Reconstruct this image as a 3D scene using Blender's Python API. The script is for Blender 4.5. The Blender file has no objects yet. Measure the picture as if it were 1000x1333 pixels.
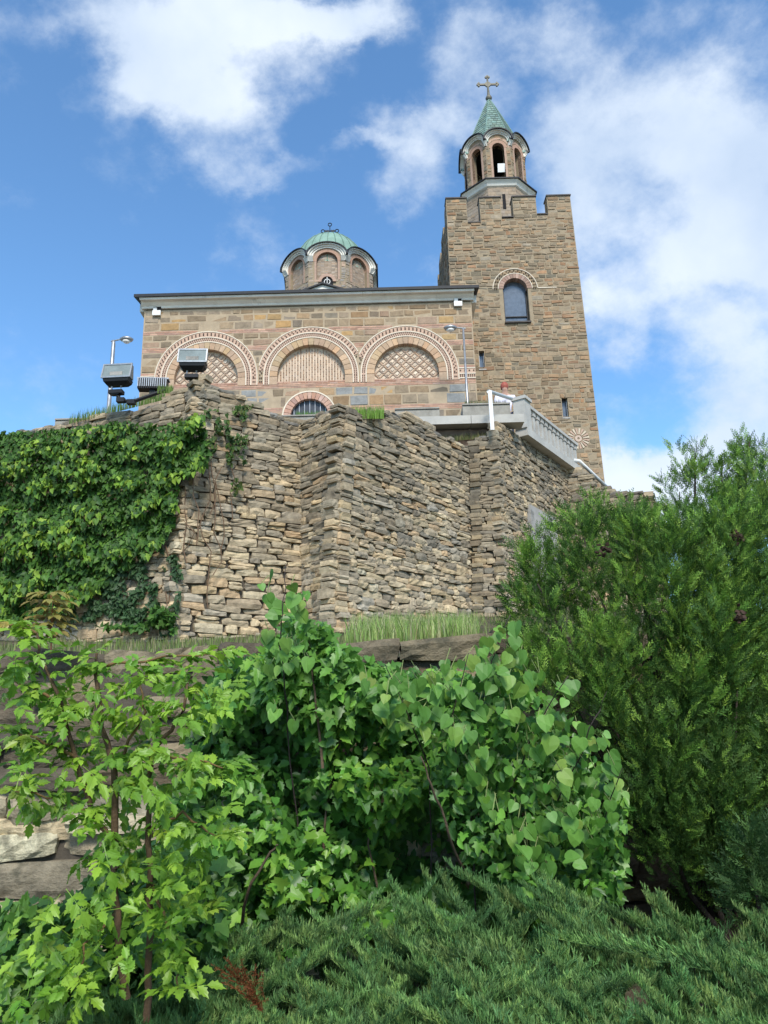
import bpy, math, random
import numpy as np
from mathutils import Vector, Matrix, noise as mn

random.seed(7)
RNG = np.random.default_rng(11)
S = bpy.context.scene
COL = S.collection

# ------------------------------------------------------------------ camera
TH, RO = math.radians(15.3), math.radians(1.56)
cf = np.array([0, math.cos(TH), math.sin(TH)])
_r0 = np.array([1., 0, 0]); _u0 = np.array([0, -math.sin(TH), math.cos(TH)])
cr = _r0 * math.cos(RO) - _u0 * math.sin(RO)
cu = _u0 * math.cos(RO) + _r0 * math.sin(RO)
EYE = np.array([0, 0, 1.6])
cam_d = bpy.data.cameras.new('camera'); cam = bpy.data.objects.new('camera', cam_d); COL.objects.link(cam)
cam_d.sensor_fit = 'HORIZONTAL'; cam_d.sensor_width = 36; cam_d.lens = 36
cam_d.clip_start = 0.05; cam_d.clip_end = 6000
M = Matrix.Identity(4)
for i in range(3):
    M[i][0] = cr[i]; M[i][1] = cu[i]; M[i][2] = -cf[i]; M[i][3] = EYE[i]
cam.matrix_world = M
S.camera = cam

# ------------------------------------------------------------------ sky and sun
SUN_EL, SUN_AZ = math.radians(46), math.radians(170)     # azimuth clockwise from +Y
W = bpy.data.worlds.new('World'); S.world = W; W.use_nodes = True
nt = W.node_tree; nt.nodes.clear()
def N(t, **k):
    n = nt.nodes.new(t)
    for a, b in k.items(): setattr(n, a, b)
    return n
def L(a, b): nt.links.new(a, b)
def mth(op, a, b=None, clamp=False):
    n = N('ShaderNodeMath', operation=op, use_clamp=clamp)
    for i, v in enumerate([a, b]):
        if v is None: continue
        if hasattr(v, 'is_linked'): L(v, n.inputs[i])
        else: n.inputs[i].default_value = v
    return n.outputs[0]
sky = N('ShaderNodeTexSky', sky_type='NISHITA'); sky.sun_disc = False
sky.sun_elevation = SUN_EL; sky.sun_rotation = SUN_AZ
sky.altitude = 300; sky.air_density = 1.0; sky.dust_density = 0.3; sky.ozone_density = 2.5
tc = N('ShaderNodeTexCoord')
sep = N('ShaderNodeSeparateXYZ'); L(tc.outputs['Generated'], sep.inputs[0])
yy = mth('MAXIMUM', mth('ABSOLUTE', sep.outputs[1]), 0.12)
uu = mth('DIVIDE', sep.outputs[0], yy); vv = mth('DIVIDE', sep.outputs[2], yy)
comb = N('ShaderNodeCombineXYZ'); L(uu, comb.inputs[0]); L(vv, comb.inputs[1])
wn = N('ShaderNodeTexNoise'); wn.inputs['Scale'].default_value = 5.0; wn.inputs['Detail'].default_value = 9; wn.inputs['Roughness'].default_value = 0.6
L(comb.outputs[0], wn.inputs['Vector'])
wsub = N('ShaderNodeVectorMath', operation='SUBTRACT'); L(wn.outputs['Color'], wsub.inputs[0]); wsub.inputs[1].default_value = (.5, .5, .5)
wsc = N('ShaderNodeVectorMath', operation='SCALE'); L(wsub.outputs[0], wsc.inputs[0]); wsc.inputs['Scale'].default_value = 0.22
wadd = N('ShaderNodeVectorMath', operation='ADD'); L(comb.outputs[0], wadd.inputs[0]); L(wsc.outputs[0], wadd.inputs[1])
# cloud banks: (photo x, photo y, half width, half height, density)
BANKS = [(180, 20, 120, 60, .9), (290, 60, 150, 80, 1.0), (380, 20, 130, 45, .9), (250, 130, 80, 60, .75), (300, 205, 60, 40, .6),
         (380, 225, 60, 22, .5), (200, 90, 80, 50, .6), (450, 20, 80, 35, .6), (560, 170, 80, 45, .75), (600, 125, 60, 50, .6), (530, 240, 55, 55, .8), (455, 192, 45, 16, .5),
         (620, 60, 70, 30, .45), (720, 190, 90, 110, .55), (740, 60, 60, 50, .35), (860, 40, 180, 80, .5), (760, 250, 60, 60, .5), (880, 440, 80, 40, .35), (930, 520, 90, 50, .45), (850, 160, 130, 90, .9),
         (950, 210, 110, 110, .8), (820, 330, 90, 70, 1.0), (930, 300, 90, 60, .9), (800, 410, 60, 40, .7), (960, 380, 90, 70, .55),
         (900, 640, 160, 60, 1.3), (850, 590, 90, 40, .5), (990, 560, 80, 80, .6), (970, 460, 70, 50, .6), (800, 515, 30, 18, .25), (570, 350, 25, 25, .3),
         (440, 265, 22, 16, .2), (750, 620, 200, 40, .7), (1150, 300, 160, 260, .8), (-150, 30, 120, 80, .5)]
tot = None
for (px, py, hw, hh, wt) in BANKS:
    d = cf + cr * ((px - 500) / 1000) - cu * ((py - 666.5) / 1000)
    c = (d[0] / d[1], d[2] / d[1]); k = 1 / d[1] / 1000 * 1.25
    a = N('ShaderNodeVectorMath', operation='SUBTRACT'); L(wadd.outputs[0], a.inputs[0]); a.inputs[1].default_value = (c[0], c[1], 0)
    b = N('ShaderNodeVectorMath', operation='MULTIPLY'); L(a.outputs[0], b.inputs[0]); b.inputs[1].default_value = (1 / (hw * k), 1 / (hh * k * 1.15), 0)
    ln = N('ShaderNodeVectorMath', operation='LENGTH'); L(b.outputs[0], ln.inputs[0])
    mr = N('ShaderNodeMapRange', interpolation_type='SMOOTHSTEP'); L(ln.outputs['Value'], mr.inputs['Value'])
    mr.inputs['From Min'].default_value = 0.2; mr.inputs['From Max'].default_value = 1.25
    mr.inputs['To Min'].default_value = wt; mr.inputs['To Max'].default_value = 0
    tot = mr.outputs[0] if tot is None else mth('ADD', tot, mr.outputs[0])
# behind the camera: plain scattered clouds from noise alone
back = N('ShaderNodeMapRange'); L(sep.outputs[1], back.inputs['Value'])
back.inputs['From Min'].default_value = 0.3; back.inputs['From Max'].default_value = 0.1
gn = N('ShaderNodeTexNoise'); gn.inputs['Scale'].default_value = 2.2; gn.inputs['Detail'].default_value = 3; L(tc.outputs['Generated'], gn.inputs['Vector'])
gnr = N('ShaderNodeMapRange'); L(gn.outputs['Fac'], gnr.inputs['Value']); gnr.inputs['From Min'].default_value = .42; gnr.inputs['From Max'].default_value = .62; gnr.inputs['To Max'].default_value = 1.1
mixb = N('ShaderNodeMix', data_type='FLOAT'); L(back.outputs[0], mixb.inputs[0]); L(tot, mixb.inputs[2]); L(gnr.outputs[0], mixb.inputs[3])
dn = N('ShaderNodeTexNoise'); dn.inputs['Scale'].default_value = 7.0; dn.inputs['Detail'].default_value = 11; dn.inputs['Roughness'].default_value = .63
dmap = N('ShaderNodeMapping'); dmap.inputs['Scale'].default_value = (1.0, 1.0, 1.3); dmap.inputs['Rotation'].default_value = (0, .6, 0); L(tc.outputs['Generated'], dmap.inputs[0]); L(dmap.outputs[0], dn.inputs['Vector'])
dens = mth('ADD', mixb.outputs[0], mth('MULTIPLY', mth('SUBTRACT', dn.outputs['Fac'], .5), 2.7))
den = N('ShaderNodeMapRange', interpolation_type='SMOOTHSTEP'); L(dens, den.inputs['Value'])
den.inputs['From Min'].default_value = 0.05; den.inputs['From Max'].default_value = 1.4; den.inputs['To Max'].default_value = .93
shade = N('ShaderNodeTexNoise'); shade.inputs['Scale'].default_value = 4.5; shade.inputs['Detail'].default_value = 7; L(tc.outputs['Generated'], shade.inputs['Vector'])
cr_ = N('ShaderNodeValToRGB'); L(shade.outputs['Fac'], cr_.inputs[0])
cr_.color_ramp.elements[0].position = .34; cr_.color_ramp.elements[0].color = (3.1, 3.75, 4.7, 1)
cr_.color_ramp.elements[1].position = .62; cr_.color_ramp.elements[1].color = (4.5, 4.95, 5.5, 1)
tint = N('ShaderNodeMix', data_type='RGBA', blend_type='MULTIPLY'); tint.inputs[0].default_value = 1
L(sky.outputs[0], tint.inputs[6]); tint.inputs[7].default_value = (.86, 1.16, 1.28, 1)
mc = N('ShaderNodeMix', data_type='RGBA'); L(den.outputs[0], mc.inputs[0]); L(tint.outputs[2], mc.inputs[6]); L(cr_.outputs[0], mc.inputs[7])
bg = N('ShaderNodeBackground'); bg.inputs['Strength'].default_value = 0.125; L(mc.outputs[2], bg.inputs[0])
wo = N('ShaderNodeOutputWorld'); L(bg.outputs[0], wo.inputs[0])
W.cycles.sampling_method = 'MANUAL'; W.cycles.sample_map_resolution = 512

sd = bpy.data.lights.new('sun', 'SUN'); sun = bpy.data.objects.new('sun', sd); COL.objects.link(sun)
sd.energy = 2.7; sd.angle = math.radians(15); sd.color = (1, .95, .87)
sv = Vector((math.sin(SUN_AZ) * math.cos(SUN_EL), math.cos(SUN_AZ) * math.cos(SUN_EL), math.sin(SUN_EL)))
sun.rotation_euler = sv.to_track_quat('Z', 'Y').to_euler()
sun.location = (-20, -20, 40)
S.view_settings.view_transform = 'Standard'; S.view_settings.look = 'None'
S.view_settings.exposure = 0.75; S.view_settings.gamma = 1; S.view_settings.use_curve_mapping = False

# ------------------------------------------------------------------ helpers
def P(px, py, Y):
    d = cf + cr * ((px - 500) / 1000) - cu * ((py - 666.5) / 1000)
    return EYE + d * (Y / d[1])
def Pn(px, py, Y):      # arrays
    d = cf[None] + cr[None] * ((px[:, None] - 500) / 1000) - cu[None] * ((py[:, None] - 666.5) / 1000)
    return EYE[None] + d * (Y / d[:, 1])[:, None]
def hit(px, py, a, b):  # ray against the upright plane through xy points a and b
    d = cf + cr * ((px - 500) / 1000) - cu * ((py - 666.5) / 1000)
    n = np.array([b[1] - a[1], a[0] - b[0]])
    t = ((a[0] - EYE[0]) * n[0] + (a[1] - EYE[1]) * n[1]) / (d[0] * n[0] + d[1] * n[1])
    return EYE + d * t

MATS = {}
def mat(name, base=None, rough=.85, attr=True, scale=6., var=.25, fine=40., bump=.3, bdist=.02, trans=0., metal=0., spec=.3, emit=None, stain=None, wavez=None):
    if name in MATS: return MATS[name]
    m = bpy.data.materials.new(name); m.use_nodes = True; t = m.node_tree; t.nodes.clear()
    def n(ty, **k):
        x = t.nodes.new(ty)
        for a, b in k.items(): setattr(x, a, b)
        return x
    out = n('ShaderNodeOutputMaterial'); bs = n('ShaderNodeBsdfPrincipled')
    bs.inputs['Roughness'].default_value = rough; bs.inputs['Metallic'].default_value = metal
    bs.inputs['Specular IOR Level'].default_value = spec
    geo = n('ShaderNodeNewGeometry')
    if attr:
        at = n('ShaderNodeAttribute', attribute_name='Col'); csrc = at.outputs['Color']
    else:
        rg = n('ShaderNodeRGB'); rg.outputs[0].default_value = (*base, 1); csrc = rg.outputs[0]
    n1 = n('ShaderNodeTexNoise'); n1.inputs['Scale'].default_value = scale; n1.inputs['Detail'].default_value = 6; n1.inputs['Roughness'].default_value = .65
    t.links.new(geo.outputs['Position'], n1.inputs['Vector'])
    mr = n('ShaderNodeMapRange'); t.links.new(n1.outputs['Fac'], mr.inputs['Value'])
    mr.inputs['From Min'].default_value = .3; mr.inputs['From Max'].default_value = .7
    mr.inputs['To Min'].default_value = 1 - var; mr.inputs['To Max'].default_value = 1 + var
    mx = n('ShaderNodeMix', data_type='RGBA', blend_type='MULTIPLY'); mx.inputs[0].default_value = 1
    t.links.new(csrc, mx.inputs[6]); t.links.new(mr.outputs[0], mx.inputs[7])
    col = mx.outputs[2]
    if stain:
        n3 = n('ShaderNodeTexNoise'); n3.inputs['Scale'].default_value = stain[1]; n3.inputs['Detail'].default_value = 8; n3.inputs['Roughness'].default_value = .7
        t.links.new(geo.outputs['Position'], n3.inputs['Vector'])
        m3 = n('ShaderNodeMapRange', interpolation_type='SMOOTHSTEP'); t.links.new(n3.outputs['Fac'], m3.inputs['Value'])
        m3.inputs['From Min'].default_value = stain[2]; m3.inputs['From Max'].default_value = stain[2] + .14; m3.inputs['To Max'].default_value = stain[3]
        x3 = n('ShaderNodeMix', data_type='RGBA'); t.links.new(m3.outputs[0], x3.inputs[0]); t.links.new(col, x3.inputs[6]); x3.inputs[7].default_value = (*stain[0], 1)
        col = x3.outputs[2]
    t.links.new(col, bs.inputs['Base Color'])
    if bump:
        n2 = n('ShaderNodeTexNoise'); n2.inputs['Scale'].default_value = fine; n2.inputs['Detail'].default_value = 6; n2.inputs['Roughness'].default_value = .7
        mp = n('ShaderNodeMapping'); mp.inputs['Scale'].default_value = (1, 1, wavez or 1); t.links.new(geo.outputs['Position'], mp.inputs[0])
        t.links.new(mp.outputs[0], n2.inputs['Vector'])
        bp = n('ShaderNodeBump'); bp.inputs['Strength'].default_value = bump; bp.inputs['Distance'].default_value = bdist
        t.links.new(n2.outputs['Fac'], bp.inputs['Height']); t.links.new(bp.outputs[0], bs.inputs['Normal'])
    if emit:
        bs.inputs['Emission Color'].default_value = (*emit[0], 1); bs.inputs['Emission Strength'].default_value = emit[1]
    last = bs.outputs[0]
    if trans:
        tr = n('ShaderNodeBsdfTranslucent'); t.links.new(col, tr.inputs[0]); ms = n('ShaderNodeMixShader'); ms.inputs[0].default_value = trans
        t.links.new(bs.outputs[0], ms.inputs[1]); t.links.new(tr.outputs[0], ms.inputs[2]); last = ms.outputs[0]
    t.links.new(last, out.inputs[0])
    MATS[name] = m; return m
STONE = mat('rubble_stone', rough=.92, scale=9, var=.32, fine=26, bump=.55, bdist=.03, stain=((.055, .05, .042), 2.6, .56, .6), wavez=2.2)
BIGSTONE = mat('retaining_stone', rough=.9, scale=9, var=.4, fine=30, bump=.7, bdist=.03, stain=((.04, .042, .028), 5, .5, .6), wavez=1.6)
ASHLAR = mat('ashlar_stone', rough=.88, scale=5, var=.22, fine=18, bump=.4, bdist=.02, stain=((.09, .075, .055), 1.1, .58, .35))
MORTAR = mat('mortar', (.38, .295, .20), attr=False, scale=3, var=.15, fine=40, bump=.3, stain=((.16, .13, .1), .9, .55, .4))
DARKM = mat('dark_mortar', (.085, .07, .052), attr=False, scale=4, var=.4, fine=20, bump=.6)
BRICK = mat('brick', rough=.9, scale=8, var=.15, fine=50, bump=.2)
PLASTER = mat('pale_cornice', (.76, .72, .64), attr=False, scale=1.5, var=.14, fine=30, bump=.15, stain=((.18, .17, .16), 1.6, .58, .5))
TMORTAR = mat('tower_mortar', (.30, .235, .155), attr=False, scale=3, var=.15, fine=40, bump=.3, stain=((.16, .13, .1), .9, .55, .4))
CREAM = mat('cream_band', (.66, .57, .45), attr=False, scale=3, var=.12, fine=30, bump=.15)
DOT = mat('dark_tube', (.07, .045, .035), attr=False, bump=0, var=.1)
ROOF = mat('dark_roof_edge', (.02, .022, .026), attr=False, rough=.6, bump=.1)
COPPER = mat('copper_green', rough=.75, scale=2.2, var=.2, fine=12, bump=.15, stain=((.12, .22, .18), 2.5, .56, .5))
CONC = mat('concrete', (.36, .34, .31), attr=False, scale=2.5, var=.2, fine=30, bump=.3, stain=((.13, .125, .11), 2.2, .52, .7))
WHITEP = mat('white_paint', (.74, .73, .70), attr=False, rough=.45, bump=.05, var=.08)
METALD = mat('black_housing', (.018, .018, .02), attr=False, rough=.45, bump=.05, metal=.3)
METALG = mat('grey_metal', (.32, .33, .34), attr=False, rough=.4, bump=.05, metal=.6)
SILVER = mat('silver_reflector', (.20, .235, .23), attr=False, rough=.2, scale=5, bump=.1, fine=5, metal=.15, var=.2)
GLASS = mat('window_glass', (.10, .12, .15), attr=False, rough=.12, bump=.03, fine=3, spec=.9)
DARKI = mat('dark_interior', (.012, .011, .012), attr=False, bump=0)
LEAF = mat('leaf', rough=.42, scale=25, var=.12, bump=0, trans=.35, spec=.45)
GLOSSY = mat('ivy_leaf', rough=.55, scale=25, var=.14, bump=0, trans=.28, spec=.3)
NEEDLE = mat('conifer_spray', rough=.6, scale=14, var=.2, bump=0, trans=.22, spec=.25)
BARK = mat('bark', rough=.9, scale=12, var=.3, fine=40, bump=.6)
BALC = mat('pale_concrete', (.44, .42, .38), attr=False, scale=2.5, var=.15, fine=30, bump=.25, stain=((.26, .25, .22), 2.2, .56, .6))
WOODG = mat('weathered_planks', (.30, .28, .24), attr=False, scale=4, var=.25, fine=20, bump=.4, wavez=8)
SOIL = mat('soil', (.085, .07, .045), attr=False, scale=3, var=.5, fine=14, bump=.8, bdist=.05, stain=((.05, .08, .02), 2, .5, .8))
PAVE = mat('terrace_paving', (.3, .28, .25), attr=False, scale=2, var=.2)
GRASS = mat('grass_blade', rough=.6, scale=8, var=.2, bump=0, trans=.3)
SKIN = mat('skin', (.5, .3, .22), attr=False, bump=0, rough=.5)
SHIRT = mat('white_shirt', (.72, .68, .78), attr=False, bump=0, rough=.9)
HAIR = mat('reddish_hair', (.35, .09, .06), attr=False, bump=.3, fine=60, rough=.6)
TROUS = mat('dark_trousers', (.05, .06, .09), attr=False, bump=0)

WL = {}   # world location of every parent
def wloc(o): return np.zeros(3) if o is None else WL[o.name]
def setp(o, label=None, cat=None, group=None, kind=None):
    if label: o['label'] = label
    if cat: o['category'] = cat
    if group: o['group'] = group
    if kind: o['kind'] = kind
    return o
def thing(name, label, cat, loc, group=None):
    o = bpy.data.objects.new(name, None); COL.objects.link(o); o.location = tuple(loc); o.empty_display_size = .2
    WL[o.name] = np.array(loc, float); return setp(o, label, cat, group)
def link(name, me, parent, origin):
    o = bpy.data.objects.new(name, me); COL.objects.link(o)
    o.location = tuple(np.array(origin, float) - wloc(parent)); o.parent = parent
    WL[o.name] = np.array(origin, float); return o
def mk(name, V, F, m, parent=None, col=None, origin=None, smooth=False, kind=None):
    V = np.asarray(V, float)
    if origin is None: origin = V.mean(0) if parent is not None else np.array([V[:, 0].mean(), V[:, 1].mean(), V[:, 2].min()])
    me = bpy.data.meshes.new(name); me.from_pydata((V - origin).tolist(), [], [tuple(int(i) for i in f) for f in F]); me.materials.append(m)
    if col is not None:
        ca = me.color_attributes.new('Col', 'FLOAT_COLOR', 'POINT')
        c = np.ones((len(V), 4), np.float32); c[:, :3] = col; ca.data.foreach_set('color', c.ravel())
    if smooth: me.polygons.foreach_set('use_smooth', [True] * len(me.polygons))
    me.update()
    o = link(name, me, parent, origin)
    if kind: o['kind'] = kind
    return o
def bigmesh(name, tmpl, X, m, parent=None, cols=None, origin=(0, 0, 0), smooth=False, kind=None):
    """join many transformed copies; tmpl = list of (V, F); X = list of (template index array, R (n,3,3), T (n,3)), cols (n,3)"""
    Vs, Ls, Tt, Cs = [], [], [], []; off = 0
    idx, R, T = X
    for k, (V, F) in enumerate(tmpl):
        sel = np.where(idx == k)[0]
        if len(sel) == 0: continue
        V = np.asarray(V); n = len(sel)
        W_ = np.einsum('nij,vj->nvi', R[sel], V) + T[sel][:, None, :]
        loops = np.concatenate([np.array(f) for f in F]); tots = np.array([len(f) for f in F])
        Vs.append(W_.reshape(-1, 3)); Ls.append((loops[None] + (np.arange(n) * len(V))[:, None] + off).ravel()); Tt.append(np.tile(tots, n))
        if cols is not None: Cs.append(np.repeat(cols[sel], len(V), 0))
        off += n * len(V)
    if not Vs: return None
    V = np.concatenate(Vs) - np.array(origin); Lp = np.concatenate(Ls).astype(np.int32); Tt = np.concatenate(Tt).astype(np.int32)
    me = bpy.data.meshes.new(name); me.vertices.add(len(V)); me.vertices.foreach_set('co', V.astype(np.float32).ravel())
    me.loops.add(len(Lp)); me.loops.foreach_set('vertex_index', Lp); me.polygons.add(len(Tt))
    me.polygons.foreach_set('loop_start', np.concatenate([[0], np.cumsum(Tt)[:-1]]).astype(np.int32))
    me.polygons.foreach_set('loop_total', Tt)
    me.materials.append(m)
    if cols is not None:
        c = np.ones((len(V), 4), np.float32); c[:, :3] = np.concatenate(Cs)
        me.color_attributes.new('Col', 'FLOAT_COLOR', 'POINT').data.foreach_set('color', c.ravel())
    me.update(calc_edges=True)
    if smooth: me.polygons.foreach_set('use_smooth', [True] * len(me.polygons))
    o = link(name, me, parent, origin)
    if kind: o['kind'] = kind
    return o
class MB:
    """collects shapes in world space"""
    def __init__(s): s.V = []; s.F = []; s.C = []; s.n = 0
    def add(s, V, F, c=None):
        V = np.asarray(V, float); s.V.append(V); s.F += [tuple(i + s.n for i in f) for f in F]; s.n += len(V)
        s.C.append(np.tile(np.array(c if c is not None else (.5, .5, .5)), (len(V), 1))); return s
    def box(s, x0, x1, y0, y1, z0, z1, c=None):
        return s.add([(x, y, z) for x in (x0, x1) for y in (y0, y1) for z in (z0, z1)],
                     [(0, 1, 3, 2), (4, 6, 7, 5), (0, 4, 5, 1), (2, 3, 7, 6), (0, 2, 6, 4), (1, 5, 7, 3)], c)
    def obox(s, c0, ax, ay, az, c=None):   # centre and three half vectors
        c0, ax, ay, az = map(np.array, (c0, ax, ay, az))
        V = [c0 + i * ax + j * ay + k * az for i in (-1, 1) for j in (-1, 1) for k in (-1, 1)]
        return s.add(V, [(0, 1, 3, 2), (4, 6, 7, 5), (0, 4, 5, 1), (2, 3, 7, 6), (0, 2, 6, 4), (1, 5, 7, 3)], c)
    def tube(s, pts, rad, seg=8, c=None, cap=True):
        pts = [np.array(p, float) for p in pts]; n = len(pts); rad = rad if hasattr(rad, '__len__') else [rad] * n
        V = []
        for i, p in enumerate(pts):
            t = pts[min(i + 1, n - 1)] - pts[max(i - 1, 0)]; t = t / (np.linalg.norm(t) + 1e-9)
            a = np.cross(t, (0, 0, 1) if abs(t[2]) < .9 else (1, 0, 0)); a /= np.linalg.norm(a); b = np.cross(t, a)
            for k in range(seg):
                an = 2 * math.pi * k / seg; V.append(p + rad[i] * (a * math.cos(an) + b * math.sin(an)))
        F = [(i * seg + k, i * seg + (k + 1) % seg, (i + 1) * seg + (k + 1) % seg, (i + 1) * seg + k) for i in range(n - 1) for k in range(seg)]
        if cap: F += [tuple(range(seg)), tuple(range((n - 1) * seg, n * seg))]
        return s.add(V, F, c)
    def lathe(s, cx, cy, prof, seg=12, c=None, rot=0.):   # prof: (radius, z)
        V = [(cx + r * math.cos(rot + 2 * math.pi * k / seg), cy + r * math.sin(rot + 2 * math.pi * k / seg), z) for r, z in prof for k in range(seg)]
        F = [(i * seg + k, i * seg + (k + 1) % seg, (i + 1) * seg + (k + 1) % seg, (i + 1) * seg + k) for i in range(len(prof) - 1) for k in range(seg)]
        F += [tuple(range(seg)), tuple(range((len(prof) - 1) * seg, len(prof) * seg))]
        return s.add(V, F, c)
    def build(s, name, m, parent=None, smooth=False, kind=None, origin=None):
        return mk(name, np.concatenate(s.V), s.F, m, parent, np.concatenate(s.C), origin, smooth, kind)

def pal(rng, cs, j=.12):
    c = np.array(cs[rng.integers(len(cs))]); return c * (1 + rng.normal(0, j)) * (1 + rng.normal(0, .035) * np.array([1, .1, -1]))

# ------------------------------------------------------------------ stones
def stone_rough(c, A, Nn, w, h, d, rng, nx=4, nz=2, jit=1.):
    """one rubble stone: centre c, along A, outward Nn; 40 triangles"""
    Z = np.array([0, 0, 1.]); V = []; hw, hh = w / 2, h / 2
    wedge = rng.normal(0, .12, 2) * jit; tilt = rng.normal(0, .035) * jit; sl = rng.normal(0, .05) * jit
    for j in range(nz + 1):
        for i in range(nx + 1):
            a = -1 + 2 * i / nx; b = -1 + 2 * j / nz
            eh = 1 - (.16 if abs(a) == 1 else 0) * rng.uniform(0, 1)
            ew = 1 - (.08 if abs(b) == 1 else 0) * rng.uniform(0, 1)
            y = b * hh * eh * (1 + wedge[0] * a) + tilt * a * hw; x = a * hw * ew + rng.normal(0, .02) * w
            edge = (abs(a) == 1) + (abs(b) == 1)
            nn = -edge * min(.02, h * .11) * rng.uniform(.5, 1.5) + rng.normal(0, .007) + sl * a * hw - abs(wedge[1]) * h * .5 * b
            V.append(c + A * x + Z * y + Nn * nn)
    ring = [i for i in range(nx + 1)] + [(nx + 1) * j + nx for j in range(1, nz + 1)] + [(nx + 1) * nz + i for i in range(nx - 1, -1, -1)] + [(nx + 1) * j for j in range(nz - 1, 0, -1)]
    F = [(j * (nx + 1) + i, j * (nx + 1) + i + 1, (j + 1) * (nx + 1) + i + 1, (j + 1) * (nx + 1) + i) for j in range(nz) for i in range(nx)]
    n0 = len(V)
    for r_ in ring: V.append(V[r_] - Nn * d)
    m_ = len(ring)
    for k in range(m_): F.append((ring[k], n0 + k, n0 + (k + 1) % m_, ring[(k + 1) % m_]))
    return np.array(V), F
def stone_ashlar(c, A, Nn, w, h, d, rng, bev=.02, jit=1.):
    Z = np.array([0, 0, 1.]); hw, hh = w / 2, h / 2; V = []
    k = [rng.normal(0, .012, 2) * jit for _ in range(4)]; out = rng.uniform(-.008, .016) * jit
    for q, (a, b) in enumerate(((-1, -1), (1, -1), (1, 1), (-1, 1))):
        V.append(c + A * (a * (hw - bev) + k[q][0]) + Z * (b * (hh - bev) + k[q][1]) + Nn * (out + rng.uniform(0, .014) * jit))
    for q, (a, b) in enumerate(((-1, -1), (1, -1), (1, 1), (-1, 1))):
        V.append(c + A * (a * hw + k[q][0] * .6) + Z * (b * hh + k[q][1] * .6) - Nn * .012)
    for q, (a, b) in enumerate(((-1, -1), (1, -1), (1, 1), (-1, 1))):
        V.append(c + A * (a * hw) + Z * (b * hh) - Nn * d)
    F = [(0, 1, 2, 3)]
    for r0 in (0, 4):
        for q in range(4): F.append((r0 + q, r0 + 4 + q, r0 + 4 + (q + 1) % 4, r0 + (q + 1) % 4))
    return np.array(V), F
def finish(parent, st, m, name='stone', rest='small_stones', limit=300):
    """largest in view as parts, the others joined"""
    st.sort(key=lambda s: -s[3])
    for V, F, c, a in st[:limit]: mk(name, V, F, m, parent, c)
    if st[limit:]:
        b = MB()
        for V, F, c, a in st[limit:]: b.add(V, F, c)
        b.build(rest, m, parent, kind='stuff', origin=WL[parent.name])
def facing(c): return 1.0 / max(1, np.linalg.norm(c - EYE)) ** 2

# ------------------------------------------------------------------ ground
WALLXY = [(-30., 17.5), (-7.5, 14.0), (-3.22, 12.45), (-1.54, 13.7), (-.66, 12.9), (2.28, 16.75), (2.25, 16.3), (2.66, 16.3), (4.98, 19.8), (6.69, 19.0), (7.4, 24), (9.5, 30), (9.6, 60)]
def wally(x):
    xs = [p[0] for p in WALLXY]; ys = [p[1] for p in WALLXY]
    return float(np.interp(x, xs, ys))
def gz(x, y):
    if y < 5.35: z = .22 + .05 * math.sin(x * 3) * math.cos(y * 2.3)
    elif y < 12.2: z = 2.02 + (y - 5.35) / 6.85 * .88
    else: z = 2.9 + (min(y, 22) - 12.2) * .2
    if y > 5.35 and x > 4.5: z = z + min(0, -(x - 4.5) * .12)
    wy = wally(x)
    if y > wy + .3 and x < 9.5 and y < 60:
        z = 6.75 if y < 17.1 else 8.1
        if x > 2.3 and y > wally(x) + .3: z = 7.6 if y < 17 else 8.05
        if x > 4.9 and y < 24.2: z = 6.6
    if y > 60: z = max(-40, z - (y - 60) * .3) if y < 200 else -40
    if abs(x) > 30: z -= min(40, (abs(x) - 30) * .35)
    if y < -6: z -= min(40, (-6 - y) * .35)
    return z
def build_ground():
    xs = np.unique(np.concatenate([np.linspace(-9, 9.9, 110), np.linspace(-60, -9, 25), np.linspace(10, 60, 25), [-3000, -1200, -500, -200, -100, 100, 200, 500, 1200, 3000]]))
    ys = np.unique(np.concatenate([np.linspace(0, 21, 130), [5.25, 5.351, 16.99, 17.11], np.linspace(-60, 0, 25), np.linspace(21, 80, 40), [-3000, -1200, -500, -200, -100, 120, 200, 500, 1200, 4000]]))
    V = [(x, y, gz(x, y)) for y in ys for x in xs]; nx = len(xs)
    F = [(j * nx + i, j * nx + i + 1, (j + 1) * nx + i + 1, (j + 1) * nx + i) for j in range(len(ys) - 1) for i in range(nx - 1)]
    mk('ground', V, F, SOIL, origin=(0, 0, 0), kind='structure')
build_ground()

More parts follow.
